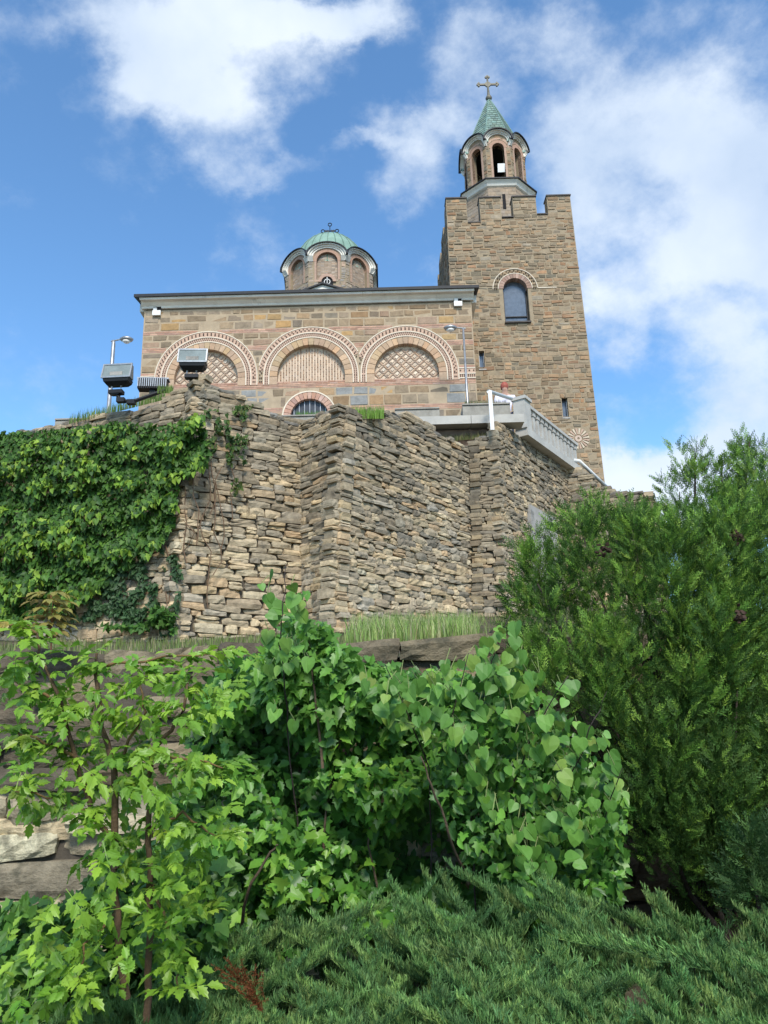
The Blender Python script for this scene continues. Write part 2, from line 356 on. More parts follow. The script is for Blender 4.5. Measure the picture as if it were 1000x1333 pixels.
# ------------------------------------------------------------------ rubble walls
ROWZ = [2.2]
_r = np.random.default_rng(5)
while ROWZ[-1] < 9: ROWZ.append(ROWZ[-1] + _r.uniform(.07, .15))
def rubble_face(out, b0, b1, t0, t1, z0, z1, top, rng, seed, wmul=1., x0=-.06, x1=.06, skip=None, tone=1., flatness=1., core=None):
    """b0,b1 foot and t0,t1 head (xy) of the face; top: list of (s fraction, z)"""
    b0, b1, t0, t1 = [np.array(p, float) for p in (b0, b1, t0, t1)]
    Lg = np.linalg.norm(t1 - t0); A2 = (t1 - t0) / Lg; A = np.array([A2[0], A2[1], 0]); Nn = np.array([A2[1], -A2[0], 0])
    if Nn[:2] @ (EYE[:2] - t0) < 0: Nn = -Nn
    def pt(s, z):
        f = s / Lg; k = (z - z0) / (z1 - z0); b = b0 + (b1 - b0) * f; t = t0 + (t1 - t0) * f
        q = b + (t - b) * k; return np.array([q[0], q[1], z])
    def tz(s): return float(np.interp(s / Lg, [a for a, b in top], [b for a, b in top]))
    for i in range(len(ROWZ) - 1):
        za, zb = ROWZ[i], ROWZ[i + 1]; s = x0 - rng.uniform(0, .12)
        while s < Lg + x1 - .05:
            h = (zb - za); w = min(rng.uniform(.16, .52) * (1.3 if rng.random() < .2 else 1), 1) * wmul
            if s + w > Lg + x1 - .1: w = Lg + x1 - s + rng.uniform(-.02, .04)
            e = min(s + w, Lg + x1 + .03)
            und = lambda z, ss: .045 * mn.noise((ss * .9 + seed, z * .7, seed)) + .02 * mn.noise((ss * 3 + seed, z, 2.1))
            sm = (s + e) / 2; zt = tz(sm) + .05 * mn.noise((sm * 3, seed, 0))
            if za < zt - .02 and e - s > .07:
                cz = (za + zb) / 2 + und(za, sm) * 1.6; hh = h * rng.uniform(.9, 1.1)
                c = pt(sm, cz) + Nn * rng.uniform(-.02, .035)
                if not (skip and skip(c)):
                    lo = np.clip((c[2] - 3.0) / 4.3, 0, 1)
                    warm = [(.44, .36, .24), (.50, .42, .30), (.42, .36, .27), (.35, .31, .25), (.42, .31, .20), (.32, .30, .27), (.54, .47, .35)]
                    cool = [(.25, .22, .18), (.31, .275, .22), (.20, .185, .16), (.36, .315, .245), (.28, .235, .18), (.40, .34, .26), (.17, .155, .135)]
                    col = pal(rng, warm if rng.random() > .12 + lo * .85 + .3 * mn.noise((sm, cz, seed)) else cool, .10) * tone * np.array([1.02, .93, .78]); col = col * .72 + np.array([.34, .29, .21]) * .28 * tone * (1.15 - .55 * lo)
                    pieces = [(sm, cz, e - s, hh)]
                    if h > .12 and rng.random() < .3: pieces = [(sm, cz - hh * .26, (e - s) * .98, hh * .5), (sm, cz + hh * .26, (e - s) * .95, hh * .46)]
                    for (q, zz, ww, h2) in pieces:
                        cc = pt(q, zz) + Nn * rng.uniform(-.015, .03)
                        V, F = stone_rough(cc, A, Nn, ww * .99, h2, .22, rng)
                        out.append((V, F, col * (1 + rng.normal(0, .05)), ww * h2 * facing(cc)))
            s = e
    if core is not None:   # mortar heart of the wall
        n = 14; V = []
        for i in range(n + 1):
            s = .16 + (Lg - .32) * i / n; zt = tz(s) - .08
            f_ = pt(s, 2.0) - Nn * .07; g = pt(s, zt) - Nn * .07
            V += [f_, g, g - Nn * .3 - np.array([0, 0, .1]), f_ - Nn * .35]
        F = []
        for i in range(n):
            for k in range(4): F.append((4 * i + k, 4 * i + (k + 1) % 4, 4 * i + 4 + (k + 1) % 4, 4 * i + 4 + k))
        F += [(0, 1, 2, 3), (4 * n, 4 * n + 3, 4 * n + 2, 4 * n + 1)]
        core.add(V, F)
    # cap stones lying on the ragged top
    s = 0.
    while s < Lg - .22:
        w = rng.uniform(.14, .4); zt = tz(s + w / 2) + rng.uniform(-.06, .04); dpt = rng.uniform(.15, .25)
        c = pt(s + w / 2, zt) + Nn * (.02 - rng.uniform(0, .1))
        V, F = stone_rough(c, A, Nn, w, rng.uniform(.06, .12), dpt, rng, jit=1.0)
        out.append((V, F, pal(rng, [(.17, .15, .12), (.2, .18, .15), (.13, .12, .1), (.24, .2, .15)], .12), w * .1 * facing(c)))
        s += w * .9
def xy(p): return (p[0], p[1])
A_, Ab = P(262, 497, 12.5), P(226, 830, 12.15); B_, Bb = P(392, 553, 13.7), P(392, 830, 13.6)
C_, Cb = P(449, 540, 12.9), P(433, 830, 12.6); D_, Db = P(630, 592, 16.8), P(636, 800, 16.6)
E1, E1b = P(624, 572, 16.25), P(630, 800, 16.0); E_, Eb = P(651, 560, 16.25), P(662, 790, 15.95)
F_, Fb = P(738, 614, 19.8), P(742, 700, 19.7); G_, Gb = P(839, 645, 19.0), P(846, 720, 18.9)
L_, Lb = (-8.6, 14.5), (-8.8, 14.2)
def zb_fix(t, b):   # foot xy of a corner brought to z=3 by its batter
    k = (3.0 - t[2]) / (b[2] - t[2]); return t[:2] + (b[:2] - t[:2]) * k
foot = {n: zb_fix(t, b) for n, t, b in (('A', A_, Ab), ('B', B_, Bb), ('C', C_, Cb), ('D', D_, Db), ('E1', E1, E1b), ('E', E_, Eb), ('F', F_, Fb), ('G', G_, Gb))}
def tops(a, b, pts):
    Lg = np.linalg.norm(np.array(b) - np.array(a)); r = []
    for px, py in pts:
        h_ = hit(px, py, a, b); r.append((float(np.linalg.norm(h_[:2] - np.array(a)) / Lg), float(h_[2])))
    return r
rg = np.random.default_rng(3)
# wall 1: under the ivy and its first bare face
w1 = thing('rubble_wall', 'leftmost bay of the dry stone wall, half under ivy, rising to a pointed corner with a floodlight', 'stone wall', (-3.2, 12.5, 2.8))
st = []; core = MB()
rubble_face(st, Lb, foot['A'], L_, xy(A_), 3.0, 7.3, [(0, 7.2), (.35, 7.2), (.7, 7.15), (.86, 7.25), (1, 7.55)], rg, 1.3, core=core, x1=.05)
rubble_face(st, foot['A'], foot['B'], xy(A_), xy(B_), 3.0, 7.3, [(0, 7.5)] + tops(xy(A_), xy(B_), [(300, 512), (340, 532)]) + [(1, 7.13)], rg, 5.3, core=core)
core.build('core', DARKM, w1)
for (V, F, c, a) in st: pass
st = [(V, F, c, a * (1.0 if V[:, 0].mean() > -4.4 else .2)) for (V, F, c, a) in st]
finish(w1, st, STONE)
w2 = thing('rubble_wall', 'broad middle bay of the dry stone wall between two recesses, pale stones low down and dark ones on top', 'stone wall', (0, 14, 3))
st = []; core = MB()
rubble_face(st, foot['B'], foot['C'], xy(B_), xy(C_), 3.0, 7.0, [(0, 7.13), (.5, 7.15), (1, 7.02)], rg, 9.1, core=core, x0=-.02)
rubble_face(st, foot['C'], foot['D'], xy(C_), xy(D_), 3.0, 7.3, [(0, 7.0)] + tops(xy(C_), xy(D_), [(490, 538), (545, 545), (568, 563), (600, 578)]) + [(1, 7.5)], rg, 14.7, core=core, x1=.0)
core.build('core', DARKM, w2); finish(w2, st, STONE)
w3 = thing('rubble_wall', 'dry stone wall bay below the concrete balustrade, with a dark pier at its left edge', 'stone wall', (3.5, 17.5, 3))
st = []; core = MB()
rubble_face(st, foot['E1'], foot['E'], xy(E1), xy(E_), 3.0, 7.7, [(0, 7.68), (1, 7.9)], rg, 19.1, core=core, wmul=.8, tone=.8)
panel_hit = [hit(px, py, xy(E_), xy(F_)) for px, py in ((687, 657), (722, 682), (722, 716), (690, 712))]
pz0, pz1 = min(p[2] for p in panel_hit), max(p[2] for p in panel_hit); pya, pyb = panel_hit[0][1], panel_hit[1][1]
rubble_face(st, foot['E'], foot['F'], xy(E_), xy(F_), 3.0, 7.9, [(0, 8.0), (1, 8.05)], rg, 22.9, core=core, wmul=.85, tone=1.02,
            skip=lambda c: pya + .0 < c[1] < pyb and c[2] < panel_hit[0][2] + .02)
# side return of the pier
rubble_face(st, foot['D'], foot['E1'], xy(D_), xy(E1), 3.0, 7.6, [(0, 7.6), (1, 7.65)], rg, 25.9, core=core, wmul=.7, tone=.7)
core.build('core', DARKM, w3)
a2 = np.array(panel_hit[0]); b2 = np.array(panel_hit[1]); dr = (b2 - a2); dr[2] = 0; nn = np.array([dr[1], -dr[0], 0]); nn /= np.linalg.norm(nn)
if nn[1] > 0: nn = -nn
mid = (a2 + b2) / 2; mid[2] = panel_hit[0][2] - .9
MB().obox(mid + nn * .0, dr / 2, nn * .06, (0, 0, .9)).build('concrete_panel', CONC, w3)
finish(w3, st, STONE)
w4 = thing('rubble_wall', 'short stepped end of the dry stone wall in front of the foot of the tower', 'stone wall', (6, 19.4, 3))
st = []; core = MB()
rubble_face(st, foot['F'], foot['G'], xy(F_), xy(G_), 3.0, 7.3, [(0, 8.0), (.28, 7.86), (.32, 7.45)] + [(.55, 7.4), (.58, 7.22), (.8, 7.2), (1, 7.05)], rg, 31.9, core=core, wmul=.95)
rubble_face(st, foot['G'], foot['G'] + np.array([.9, 5]), xy(G_), (G_[0] + .9, G_[1] + 5), 3.0, 7.3, [(0, 7.05), (1, 7.0)], rg, 33.9, core=core, wmul=1.2)
core.build('core', DARKM, w4); finish(w4, st, STONE)

# ------------------------------------------------------------------ low retaining wall of big stones near the viewer
lw = thing('retaining_wall', 'low wall of large rough dark stones behind the bushes', 'stone wall', (0, 5, 0))
st = []; rows = [.0, .2, .34, .52, .62, .82, .96, 1.06, 1.24, 1.36, 1.50, 1.66, 1.78, 1.96, 2.12]; rg = np.random.default_rng(21)
for i in range(len(rows) - 1):
    s = -5.5 + rg.uniform(-.3, 0)
    while s < 5.2:
        w = rg.uniform(.3, .85) if rows[i] < 1.5 else rg.uniform(.28, .66); h = rows[i + 1] - rows[i]
        dz = .08 * mn.noise((s * .9, i * .3, 4)); c = np.array([s + w / 2, 5.0 + (rows[i] * .05) + rg.uniform(-.04, .04), (rows[i] + rows[i + 1]) / 2 + dz])
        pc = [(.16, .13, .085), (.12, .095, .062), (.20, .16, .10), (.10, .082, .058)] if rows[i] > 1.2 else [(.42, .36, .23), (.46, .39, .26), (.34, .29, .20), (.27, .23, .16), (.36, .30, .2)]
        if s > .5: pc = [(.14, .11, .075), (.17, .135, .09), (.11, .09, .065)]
        V, F = stone_rough(c, np.array([1., 0, 0]), np.array([0, -1., 0]), w * 1.0, h * rg.uniform(.96, 1.06), .4, rg, nx=7, nz=4, jit=1.5)
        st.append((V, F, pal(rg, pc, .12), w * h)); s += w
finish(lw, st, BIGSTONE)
MB().box(-5.8, 5.5, 5.12, 5.5, -.1, 1.98).build('core', DARKM, lw)

# ------------------------------------------------------------------ terrace
TZ = 8.32
b = MB(); b.box(-14, 3.0, 17.1, 27.0, 8.14, 8.24); b.box(3.001, 3.349, 18.2, 27, 8.13, 8.23)
b.box(3.35, 5.0, 20.0, 24, 8.13, 8.23); b.box(3.35, 9.2, 24.001, 29, 8.13, 8.23)
b.build('terrace', PAVE, kind='structure')
sl = thing('terrace_edge_slab', 'pale concrete edge slab of the terrace running to the foot of the balustrade', 'kerb', (2, 16.6, 8.1))
x0 = P(545, 547, 16.6)[0]; x1 = 3.28
for k, (a, c) in enumerate(((x0, x0 + 1.2), (x0 + 1.21, x1))): MB().box(a, c, 16.5, 16.95, 8.17, 8.37).build('slab', BALC, sl)
MB().box(-12, 2.5, 16.8, 17.05, 6.5, 8.13).build('brown_plaster_face', mat('brown_plaster', (.16, .11, .08), attr=False, scale=3, var=.4), sl)

def planter(xa, xb, y, z0, z1, label, n=2):
    t = thing('plank_planter', label, 'planter', ((xa + xb) / 2, y, z0), 'plank planters along the terrace edge')
    for i in range(n):
        za = z0 + (z1 - z0) * i / n; zb2 = z0 + (z1 - z0) * (i + 1) / n - .012
        MB().box(xa, xb, y, y + .035, za, zb2).build('plank', WOODG, t)
    MB().box(xa, xb, y - .03, y + .12, z1, z1 + .035).build('top_board', WOODG, t)
    MB().box(xa, xa + .06, y + .037, y + .5, z0, z1 - .01).build('end_board', WOODG, t); MB().box(xb - .06, xb, y + .037, y + .5, z0, z1 - .01).build('end_board', WOODG, t)
    MB().box(xa + .06, xb - .06, y + .04, y + .46, z0, z1 - .06).build('soil', SOIL, t)
    return t
def pl_px(xa, xb, ytop, y, label, n=2, base=8.25):
    a = P(xa, ytop, y); c = P(xb, ytop, y); planter(a[0], c[0], y, base, c[2], label, n)
pl_px(602, 664, 526, 17.3, 'long grey plank planter with dry stems just left of the balustrade post')
pl_px(514, 572, 532, 17.5, 'grey plank planter below the right hand arch of the church', 2)
pl_px(366, 426, 541, 17.6, 'pale plank planter below the half round opening', 2)
pl_px(72, 148, 545, 17.2, 'grey plank planter at the far left end of the terrace', 3)

# balustrade
_h0 = hit(678, 551, xy(E_), xy(F_)); _h1 = hit(749, 613, xy(E_), xy(F_))
R0 = np.array([_h0[0] + .04, _h0[1] - .03, 0]); R1 = np.array([_h1[0] + .04, _h1[1] - .03, 0]); print('bal', _h0, _h1, x1); rd = (R1 - R0); RL = np.linalg.norm(rd); rd /= RL; rn = np.array([rd[1], -rd[0], 0])
bal = thing('balustrade', 'grey concrete balustrade with flat balusters above the stone wall', 'balustrade', (R0[0], R0[1], 8.15))
def rb(s0, s1, hw, z0, z1, name):
    c = R0 + rd * (s0 + s1) / 2 + np.array([0, 0, (z0 + z1) / 2]); return MB().obox(c, rd * (s1 - s0) / 2, rn * hw, (0, 0, (z1 - z0) / 2)).build(name, BALC, bal)
rb(-.1, RL, .16, 8.08, 8.27, 'base_slab'); rb(.2, RL + .02, .10, 8.92, 9.0, 'top_rail')
rb(-.14, .2, .15, 8.27, 9.0, 'end_post'); rb(-.17, .23, .19, 9.0, 9.08, 'post_cap')
nb = 13
bprof = None
for i in range(nb):
    s = .36 + (RL - .46) * i / (nb - 1)
    c = R0 + rd * s
    b = MB()
    for (z0, z1, w) in ((8.27, 8.36, .085), (8.36, 8.80, .062), (8.80, 8.92, .085)): b.obox(c + np.array([0, 0, (z0 + z1) / 2]), rd * w, rn * w * .8, (0, 0, (z1 - z0) / 2 - .001))
    b.build('baluster', BALC, bal)
# white pipe handrails
t = thing('handrail', 'white painted pipe handrail with one upright beside the balustrade post', 'handrail', P(641, 558, 16.0))
p0, p1 = P(638, 509, 16.0), P(641, 560, 16.0); p0[0] = p1[0] = (p0[0] + p1[0]) / 2
MB().tube([p1, p0], .045, 12).build('upright', WHITEP, t, True)
MB().tube([p0 + (-.04, 0, 0), P(666, 519, 16.5)], .042, 12).build('rail', WHITEP, t, True)
q0, q1 = P(753, 598, 20.3), P(791, 634, 22.6)
q0 = P(754, 600, 20.2); q1 = P(792, 636, 21.0)
t = thing('handrail', 'sloping white pipe handrail past the lower end of the balustrade', 'handrail', (q0[0], q0[1], 8.0))
MB().tube([q0 + (-.15, 0, .02), q0, q1], .05, 10).build('rail', WHITEP, t, True)
MB().tube([q1, q1 - (0, 0, 1.6)], .04, 10).build('upright', WHITEP, t, True)

# ------------------------------------------------------------------ church
YC = 27.0; XL, XR = -9.21, 3.66
ch = thing('church', 'long stone and brick church with three blind arches, flat eaves and a green dome', 'church', (-2.8, 33, 8.1))
def fz(y, x=400): return P(x, y, YC)[2]
def fx(x, y=470): return P(x, y, YC)[0]
AR = [dict(x=fx(269), r=1.22), dict(x=fx(405), r=1.30), dict(x=fx(529), r=1.24)]
ZS = [fz(491, 269), fz(488.5, 405), fz(487, 529)]; ZSC = sum(ZS) / 3
for a in AR: a['z'] = ZSC
SILL = ZSC - .34
LOW = dict(x=fx(403, 530), r=.72, z=fz(519, 403) - .72)
# mortar front, in strips that leave the arches open
STRIP = .04; b = MB(); ZT = 17.45
def intervals(z, pad, lowpad):
    iv = [(XL, XR)]
    def cut(iv, a, c):
        o = []
        for p, q in iv:
            if c <= p or a >= q: o.append((p, q)); continue
            if p < a: o.append((p, a))
            if q > c: o.append((c, q))
        return o
    for a in AR:
        R = a['r'] + pad
        if z > a['z']:
            if z - a['z'] < R: w = math.sqrt(R * R - (z - a['z']) ** 2); iv = cut(iv, a['x'] - w, a['x'] + w)
        elif z > SILL: iv = cut(iv, a['x'] - R, a['x'] + R)
    R = LOW['r'] + lowpad
    if z > LOW['z']:
        if z - LOW['z'] < R: w = math.sqrt(R * R - (z - LOW['z']) ** 2); iv = cut(iv, LOW['x'] - w, LOW['x'] + w)
    elif z > 8.3: iv = cut(iv, LOW['x'] - R, LOW['x'] + R)
    return iv
z = 8.1
while z < ZT:
    for p, q in intervals(z + STRIP / 2, .15, .12): b.add([(p, YC, z), (q, YC, z), (q, YC, z + STRIP), (p, YC, z + STRIP)], [(0, 1, 2, 3)])
    z += STRIP
# body shell
b.add([(XL, YC, 8.1), (XL, 39, 8.1), (XL, 39, ZT), (XL, YC, ZT)], [(0, 1, 2, 3)])
b.add([(XR, YC, 8.1), (XR, 39, 8.1), (XR, 39, ZT), (XR, YC, ZT)], [(0, 1, 2, 3)])
b.add([(XL, 39, 8.1), (XR, 39, 8.1), (XR, 39, ZT), (XL, 39, ZT)], [(0, 1, 2, 3)])
b.build('wall', MORTAR, ch)
MB().box(XL + .1, XR - .1, YC + .22, YC + .3, 10, ZT - .1).build('recess_back', mat('tympanum_mortar', (.62, .50, .38), attr=False, scale=3, var=.12), ch)
# masonry rows of the front
rg = np.random.default_rng(77)
rowspec = [('s', 398, 408), ('s', 408, 417), ('s', 417, 427.5), ('b', 427.5, 432.5), ('s', 432.5, 440.5), ('s', 440.5, 449), ('b', 449, 455.5), ('s', 455.5, 463.5), ('s', 463.5, 472.5),
           ('s', 472.5, 482), ('b', 482, 485), ('b', 497, 506), ('s', 506, 517), ('s', 517, 531), ('b', 531, 538), ('s', 538, 550), ('s', 550, 562), ('b', 562, 568)]
st = []; bricks = MB()
fpal = [(.31, .22, .135), (.24, .185, .125), (.34, .25, .16), (.28, .21, .14), (.37, .25, .145), (.42, .27, .125), (.30, .24, .17), (.36, .24, .16), (.24, .19, .14), (.33, .255, .18)]
fpal = [tuple(np.array(c) * .86) for c in fpal]
AX = np.array([1., 0, 0]); NY = np.array([0, -1., 0])
zz = [(k, fz(y1 + 1.5 if y0 > 397 else y1, 300), fz(y0 + 1.5, 300)) for k, y0, y1 in rowspec]
zl = zz[-1][1]
while zl > 8.6: zz.append(('s', zl - .42, zl)); zl -= .42
zz[0] = ('s', zz[0][1], 17.42)
for k, za, zb2 in zz:
    zm = (za + zb2) / 2; up = zm > SILL
    iv = intervals(min(max(zm, SILL + .05), 99) if up else zm, .78 if up else 0, .33)
    for p, q in iv:
        if q - p < .12: continue
        s = p + .015
        if k == 's':
            while s < q - .05:
                w = rg.uniform(.38, .85) if zb2 - za > .28 else rg.uniform(.3, .7)
                if q - s - w < .25: w = q - s - .015
                h = zb2 - za - .03; c = np.array([s + w / 2, YC, zm])
                col = pal(rg, fpal, .1) * 1.0
                if not up and za > 12.5 and (abs(s + w / 2 - fx(466)) < .7 or abs(s + w / 2 - fx(585)) < .6 or abs(s + w / 2 - fx(337)) < .6) and rg.random() < .5: col = np.array((.24, .24, .23))
                if zb2 - za > .2:
                    V, F = stone_ashlar(c, AX, NY, w - .035, h, .05, rg, bev=.03); st.append((V, F, col, w * h * facing(c)))
                s += w
        else:
            n = max(1, int(round((zb2 - za) / .075))); hh = (zb2 - za) / n
            for j in range(n):
                s = p + .01 - (j % 2) * .1
                while s < q - .03:
                    e = min(s + .28, q - .01); a0 = max(s, p + .005)
                    if e - a0 > .03: bricks.box(a0, e - .012, YC - rg.uniform(.004, .012), YC + .03, za + hh * j + .008, za + hh * (j + 1) - .008, pal(rg, [(.42, .25, .18), (.46, .29, .21), (.38, .22, .16)], .07))
                    s += .28
finish(ch, st, ASHLAR, 'stone', 'small_stones', 290)
# left gable side bricks: only grazing, skipped; voussoirs
def ring_wedge(cx, cz, r0, r1, a0, a1, yf, yb, n=3):
    V = []; F = []
    for i in range(n + 1):
        a = a0 + (a1 - a0) * i / n; c_, s_ = math.cos(a), math.sin(a)
        V += [(cx + r0 * c_, yf, cz + r0 * s_), (cx + r1 * c_, yf, cz + r1 * s_), (cx + r1 * c_, yb, cz + r1 * s_), (cx + r0 * c_, yb, cz + r0 * s_)]
    for i in range(n):
        for k in range(4): F.append((4 * i + k, 4 * i + 4 + k, 4 * i + 4 + (k + 1) % 4, 4 * i + (k + 1) % 4))
    F += [(0, 1, 2, 3), (4 * n, 4 * n + 3, 4 * n + 2, 4 * n + 1)]
    return V, F
def band(mb, a, r0, r1, yf, yb, hl, hr, c=None, leg=True):
    """ring band of an arch, clipped where it meets the next arch (half distances hl, hr)"""
    aR = math.acos(min(1, hr / r1)) if r1 > hr else 0; aL = math.pi - (math.acos(min(1, hl / r1)) if r1 > hl else 0)
    V, F = ring_wedge(a['x'], a['z'], r0, r1, aR, aL, yf, yb, 28); mb.add(V, F, c)
    if leg:
        if r1 <= hr: mb.box(a['x'] + r0, a['x'] + r1, yf, yb, SILL, a['z'] - .001, c)
        if r1 <= hl: mb.box(a['x'] - r1, a['x'] - r0, yf, yb, SILL, a['z'] - .001, c)
halfs = [(9, (AR[1]['x'] - AR[0]['x']) / 2), ((AR[1]['x'] - AR[0]['x']) / 2, (AR[2]['x'] - AR[1]['x']) / 2), ((AR[2]['x'] - AR[1]['x']) / 2, 9)]
vp = [(.44, .30, .19), (.42, .28, .18), (.46, .32, .21), (.40, .27, .18), (.46, .33, .20)]
cream = MB(); pink = MB(); dots = MB()
for a, (hl, hr) in zip(AR, halfs):
    r = a['r']; nv = 21
    for i in range(nv):
        V, F = ring_wedge(a['x'], a['z'], r, r + .29, math.pi * (i + .04) / nv, math.pi * (i + .96) / nv, YC - .012 - rg.uniform(0, .012), YC + .24)
        mk('voussoir', V, F, BRICK, ch, pal(rg, vp, .08))
    for sx in (-1, 1):
        x_a, x_b = sorted((a['x'] + sx * r, a['x'] + sx * (r + .29))); MB().box(x_a, x_b, YC - .014, YC + .24, SILL, a['z'] - .012, (.44, .31, .21)).build('jamb_stone', BRICK, ch)
    hl2 = hl - .004; hr2 = hr - .004
    band(cream, a, r + .295, r + .335, YC - .035, YC + .04, hl2, hr2)
    band(pink, a, r + .335, r + .49, YC - .02, YC + .04, hl2, hr2, (.52, .36, .27))
    band(cream, a, r + .49, r + .53, YC - .037, YC + .04, hl2, hr2)
    band(pink, a, r + .53, r + .73, YC - .021, YC + .04, hl2, hr2, (.50, .34, .25))
    band(cream, a, r + .73, r + .765, YC - .039, YC + .04, hl2, hr2)
    for rr, step, sz in ((r + .375, .078, .017), (r + .45, .078, .017), (r + .60, .15, .024), (r + .665, .15, .021)):
        n = int(math.pi * rr / step)
        for i in range(n):
            an = math.pi * (i + (.5 if sz > .02 and rr > r + .63 else 0)) / n; dx = rr * math.cos(an)
            if dx > hr - .05 or -dx > hl - .05: continue
            c = np.array([a['x'] + dx, YC - .026, a['z'] + rr * math.sin(an)])
            dots.obox(c, (sz, 0, 0), (0, .012, 0), (0, 0, sz))
        for sx, hh_ in ((-1, hl), (1, hr)):
            if rr < hh_ - .04:
                for j in range(int(.34 / step)): dots.obox((a['x'] + sx * rr, YC - .026, a['z'] - .06 - j * step), (sz, 0, 0), (0, .012, 0), (0, 0, sz))
# bands running out to the building corners
for xa, xb in ((XL + .01, AR[0]['x'] - AR[0]['r'] - .77), (AR[2]['x'] + AR[2]['r'] + .77, XR - .01)):
    zc = ZSC
    for z0, z1, mb, off in ((zc - .30, zc - .26, cream, .033), (zc - .26, zc - .12, pink, .019), (zc - .12, zc - .08, cream, .035), (zc - .08, zc + .12, pink, .017), (zc + .12, zc + .155, cream, .036)):
        mb.box(xa, xb, YC - off, YC + .04, z0, z1, (.5, .35, .26))
    x = xa + .04
    while x < xb:
        for z_ in (zc - .22, zc - .16): dots.obox((x, YC - .026, z_), (.017, 0, 0), (0, .012, 0), (0, 0, .017))
        x += .078
    x = xa + .05
    while x < xb: dots.obox((x, YC - .024, zc + .03), (.024, 0, 0), (0, .012, 0), (0, 0, .024)); x += .17
cream.build('arch_moulding', CREAM, ch); pink.build('arch_band', BRICK, ch); dots.build('ceramic_tubes', DOT, ch, kind='stuff')
bricks.build('brick_courses', BRICK, ch, kind='stuff')
# tympanum brickwork
YB = YC + .22
lat = []; lpal = [(.40, .28, .20), (.36, .25, .18), (.44, .31, .22), (.33, .24, .18)]
def inside(a, x, z, m=.03): return (abs(x - a['x']) < a['r'] - m) and z > SILL + .04 and (z < a['z'] or (x - a['x']) ** 2 + (z - a['z']) ** 2 < (a['r'] - m) ** 2)
for ai in (0, 2):
    a = AR[ai]; g = .175; hl_ = g * .5
    for i in range(-9, 10):
        for j in range(-3, 9):
            for sg in (-1, 1):
                cx = a['x'] + (i + .5) * g; cz = a['z'] - .1 + (j + .5) * g
                if ((i + j) % 2 == 0) != (sg == 1): continue
                if inside(a, cx, cz, .06):
                    b = MB().obox((cx, YB - .014, cz), (hl_ * .86, 0, sg * hl_ * .86), (0, .02, 0), (-sg * .017, 0, .017), pal(rg, lpal, .1)); lat.append((b.V[0], b.F, b.C[0][0], 1.))
            if (i + j) % 2 == 1:
                cx = a['x'] + i * g; cz = a['z'] - .1 + (j + 0) * g; cx0 = cx; 
                if inside(a, cx, cz, .09):
                    b = MB().obox((cx, YB - .014, cz), (.045, 0, .045), (0, .018, 0), (-.03, 0, .03), pal(rg, [(.62, .50, .38), (.56, .44, .33)], .08)); lat.append((b.V[0], b.F, b.C[0][0], .8))
a = AR[1]; x = a['x'] - 1.3
k = 0
while x < a['x'] + 1.3:
    j = 0; z = SILL + .06
    while z < a['z'] + a['r']:
        zc_ = z + .1 + (.0 if k % 2 else .1)
        if inside(a, x, zc_, .06):
            b = MB().box(x - .024, x + .024, YB - .03, YB + .02, zc_ - .085, zc_ + .085, pal(rg, [(.30, .2, .14), (.34, .23, .16), (.42, .3, .22)], .1)); lat.append((b.V[0], b.F, b.C[0][0], .7))
        z += .2
    x += .11; k += 1
finish(ch, lat, BRICK, 'lattice_brick', 'small_lattice_bricks', 280)
# low half-round opening
for i in range(17):
    V, F = ring_wedge(LOW['x'], LOW['z'], LOW['r'], LOW['r'] + .27, math.pi * (i + .06) / 17, math.pi * (i + .94) / 17, YC - .02, YC + .2); mk('arch_brick', V, F, BRICK, ch, pal(rg, [(.42, .25, .19), (.46, .29, .22)], .07))
b = MB(); V, F = ring_wedge(LOW['x'], LOW['z'], LOW['r'] + .27, LOW['r'] + .32, 0, math.pi, YC - .035, YC + .05, 24); b.add(V, F)
b.box(LOW['x'] - LOW['r'] - .32, LOW['x'] - LOW['r'] - .27, YC - .035, YC + .05, 8.3, LOW['z'] - .001); b.box(LOW['x'] + LOW['r'] + .27, LOW['x'] + LOW['r'] + .32, YC - .035, YC + .05, 8.3, LOW['z'] - .001)
b.build('arch_moulding', CREAM, ch)
dr_ = MB().box(LOW['x'] - LOW['r'], LOW['x'] + LOW['r'], YC + .16, YC + .2, 8.3, LOW['z'] + LOW['r']).build('dark_opening', mat('dark_opening', (.05, .055, .065), attr=False, rough=.3, bump=0), ch)
b = MB()
for i in range(-3, 4): b.box(LOW['x'] + i * .2 - .012, LOW['x'] + i * .2 + .012, YC + .12, YC + .145, 8.3, LOW['z'] + math.sqrt(max(0, LOW['r'] ** 2 - (i * .2) ** 2)))
b.build('grille', METALG, dr_)
# cornice and roof
EY, EZ = 26.55, P(400, 379.5, 26.55)[2]
def prism_x(prof, xa, xb): # profile in (y,z)
    n = len(prof); V = [(xa, y, z) for y, z in prof] + [(xb, y, z) for y, z in prof]
    return V, [tuple(range(n)), tuple(range(2 * n - 1, n - 1, -1))] + [(i, (i + 1) % n, n + (i + 1) % n, n + i) for i in range(n)]
cz0 = P(400, 396, YC)[2]
for xa, xb in [(XL - .1 + i * ((XR - XL + .2) / 9), XL - .1 + (i + 1) * ((XR - XL + .2) / 9) - .006) for i in range(9)]:
    V, F = prism_x([(YC + .1, cz0 - .02), (YC - .04, cz0 - .02), (YC - .06, cz0 + .06), (YC - .14, cz0 + .12), (YC - .24, cz0 + .26), (YC - .3, EZ - .1), (YC - .36, EZ - .1), (YC - .38, EZ - .02), (YC + .1, EZ - .02)], xa, xb)
    mk('cornice_block', V, F, PLASTER, ch)
V, F = prism_x([(EY, EZ - .02), (EY, EZ + .10), (33, EZ + 1.3), (39.5, EZ + .1), (39.5, EZ - .02), (33, EZ + 1.15)], XL - .3, XR + .28); mk('roof', V, F, ROOF, ch)
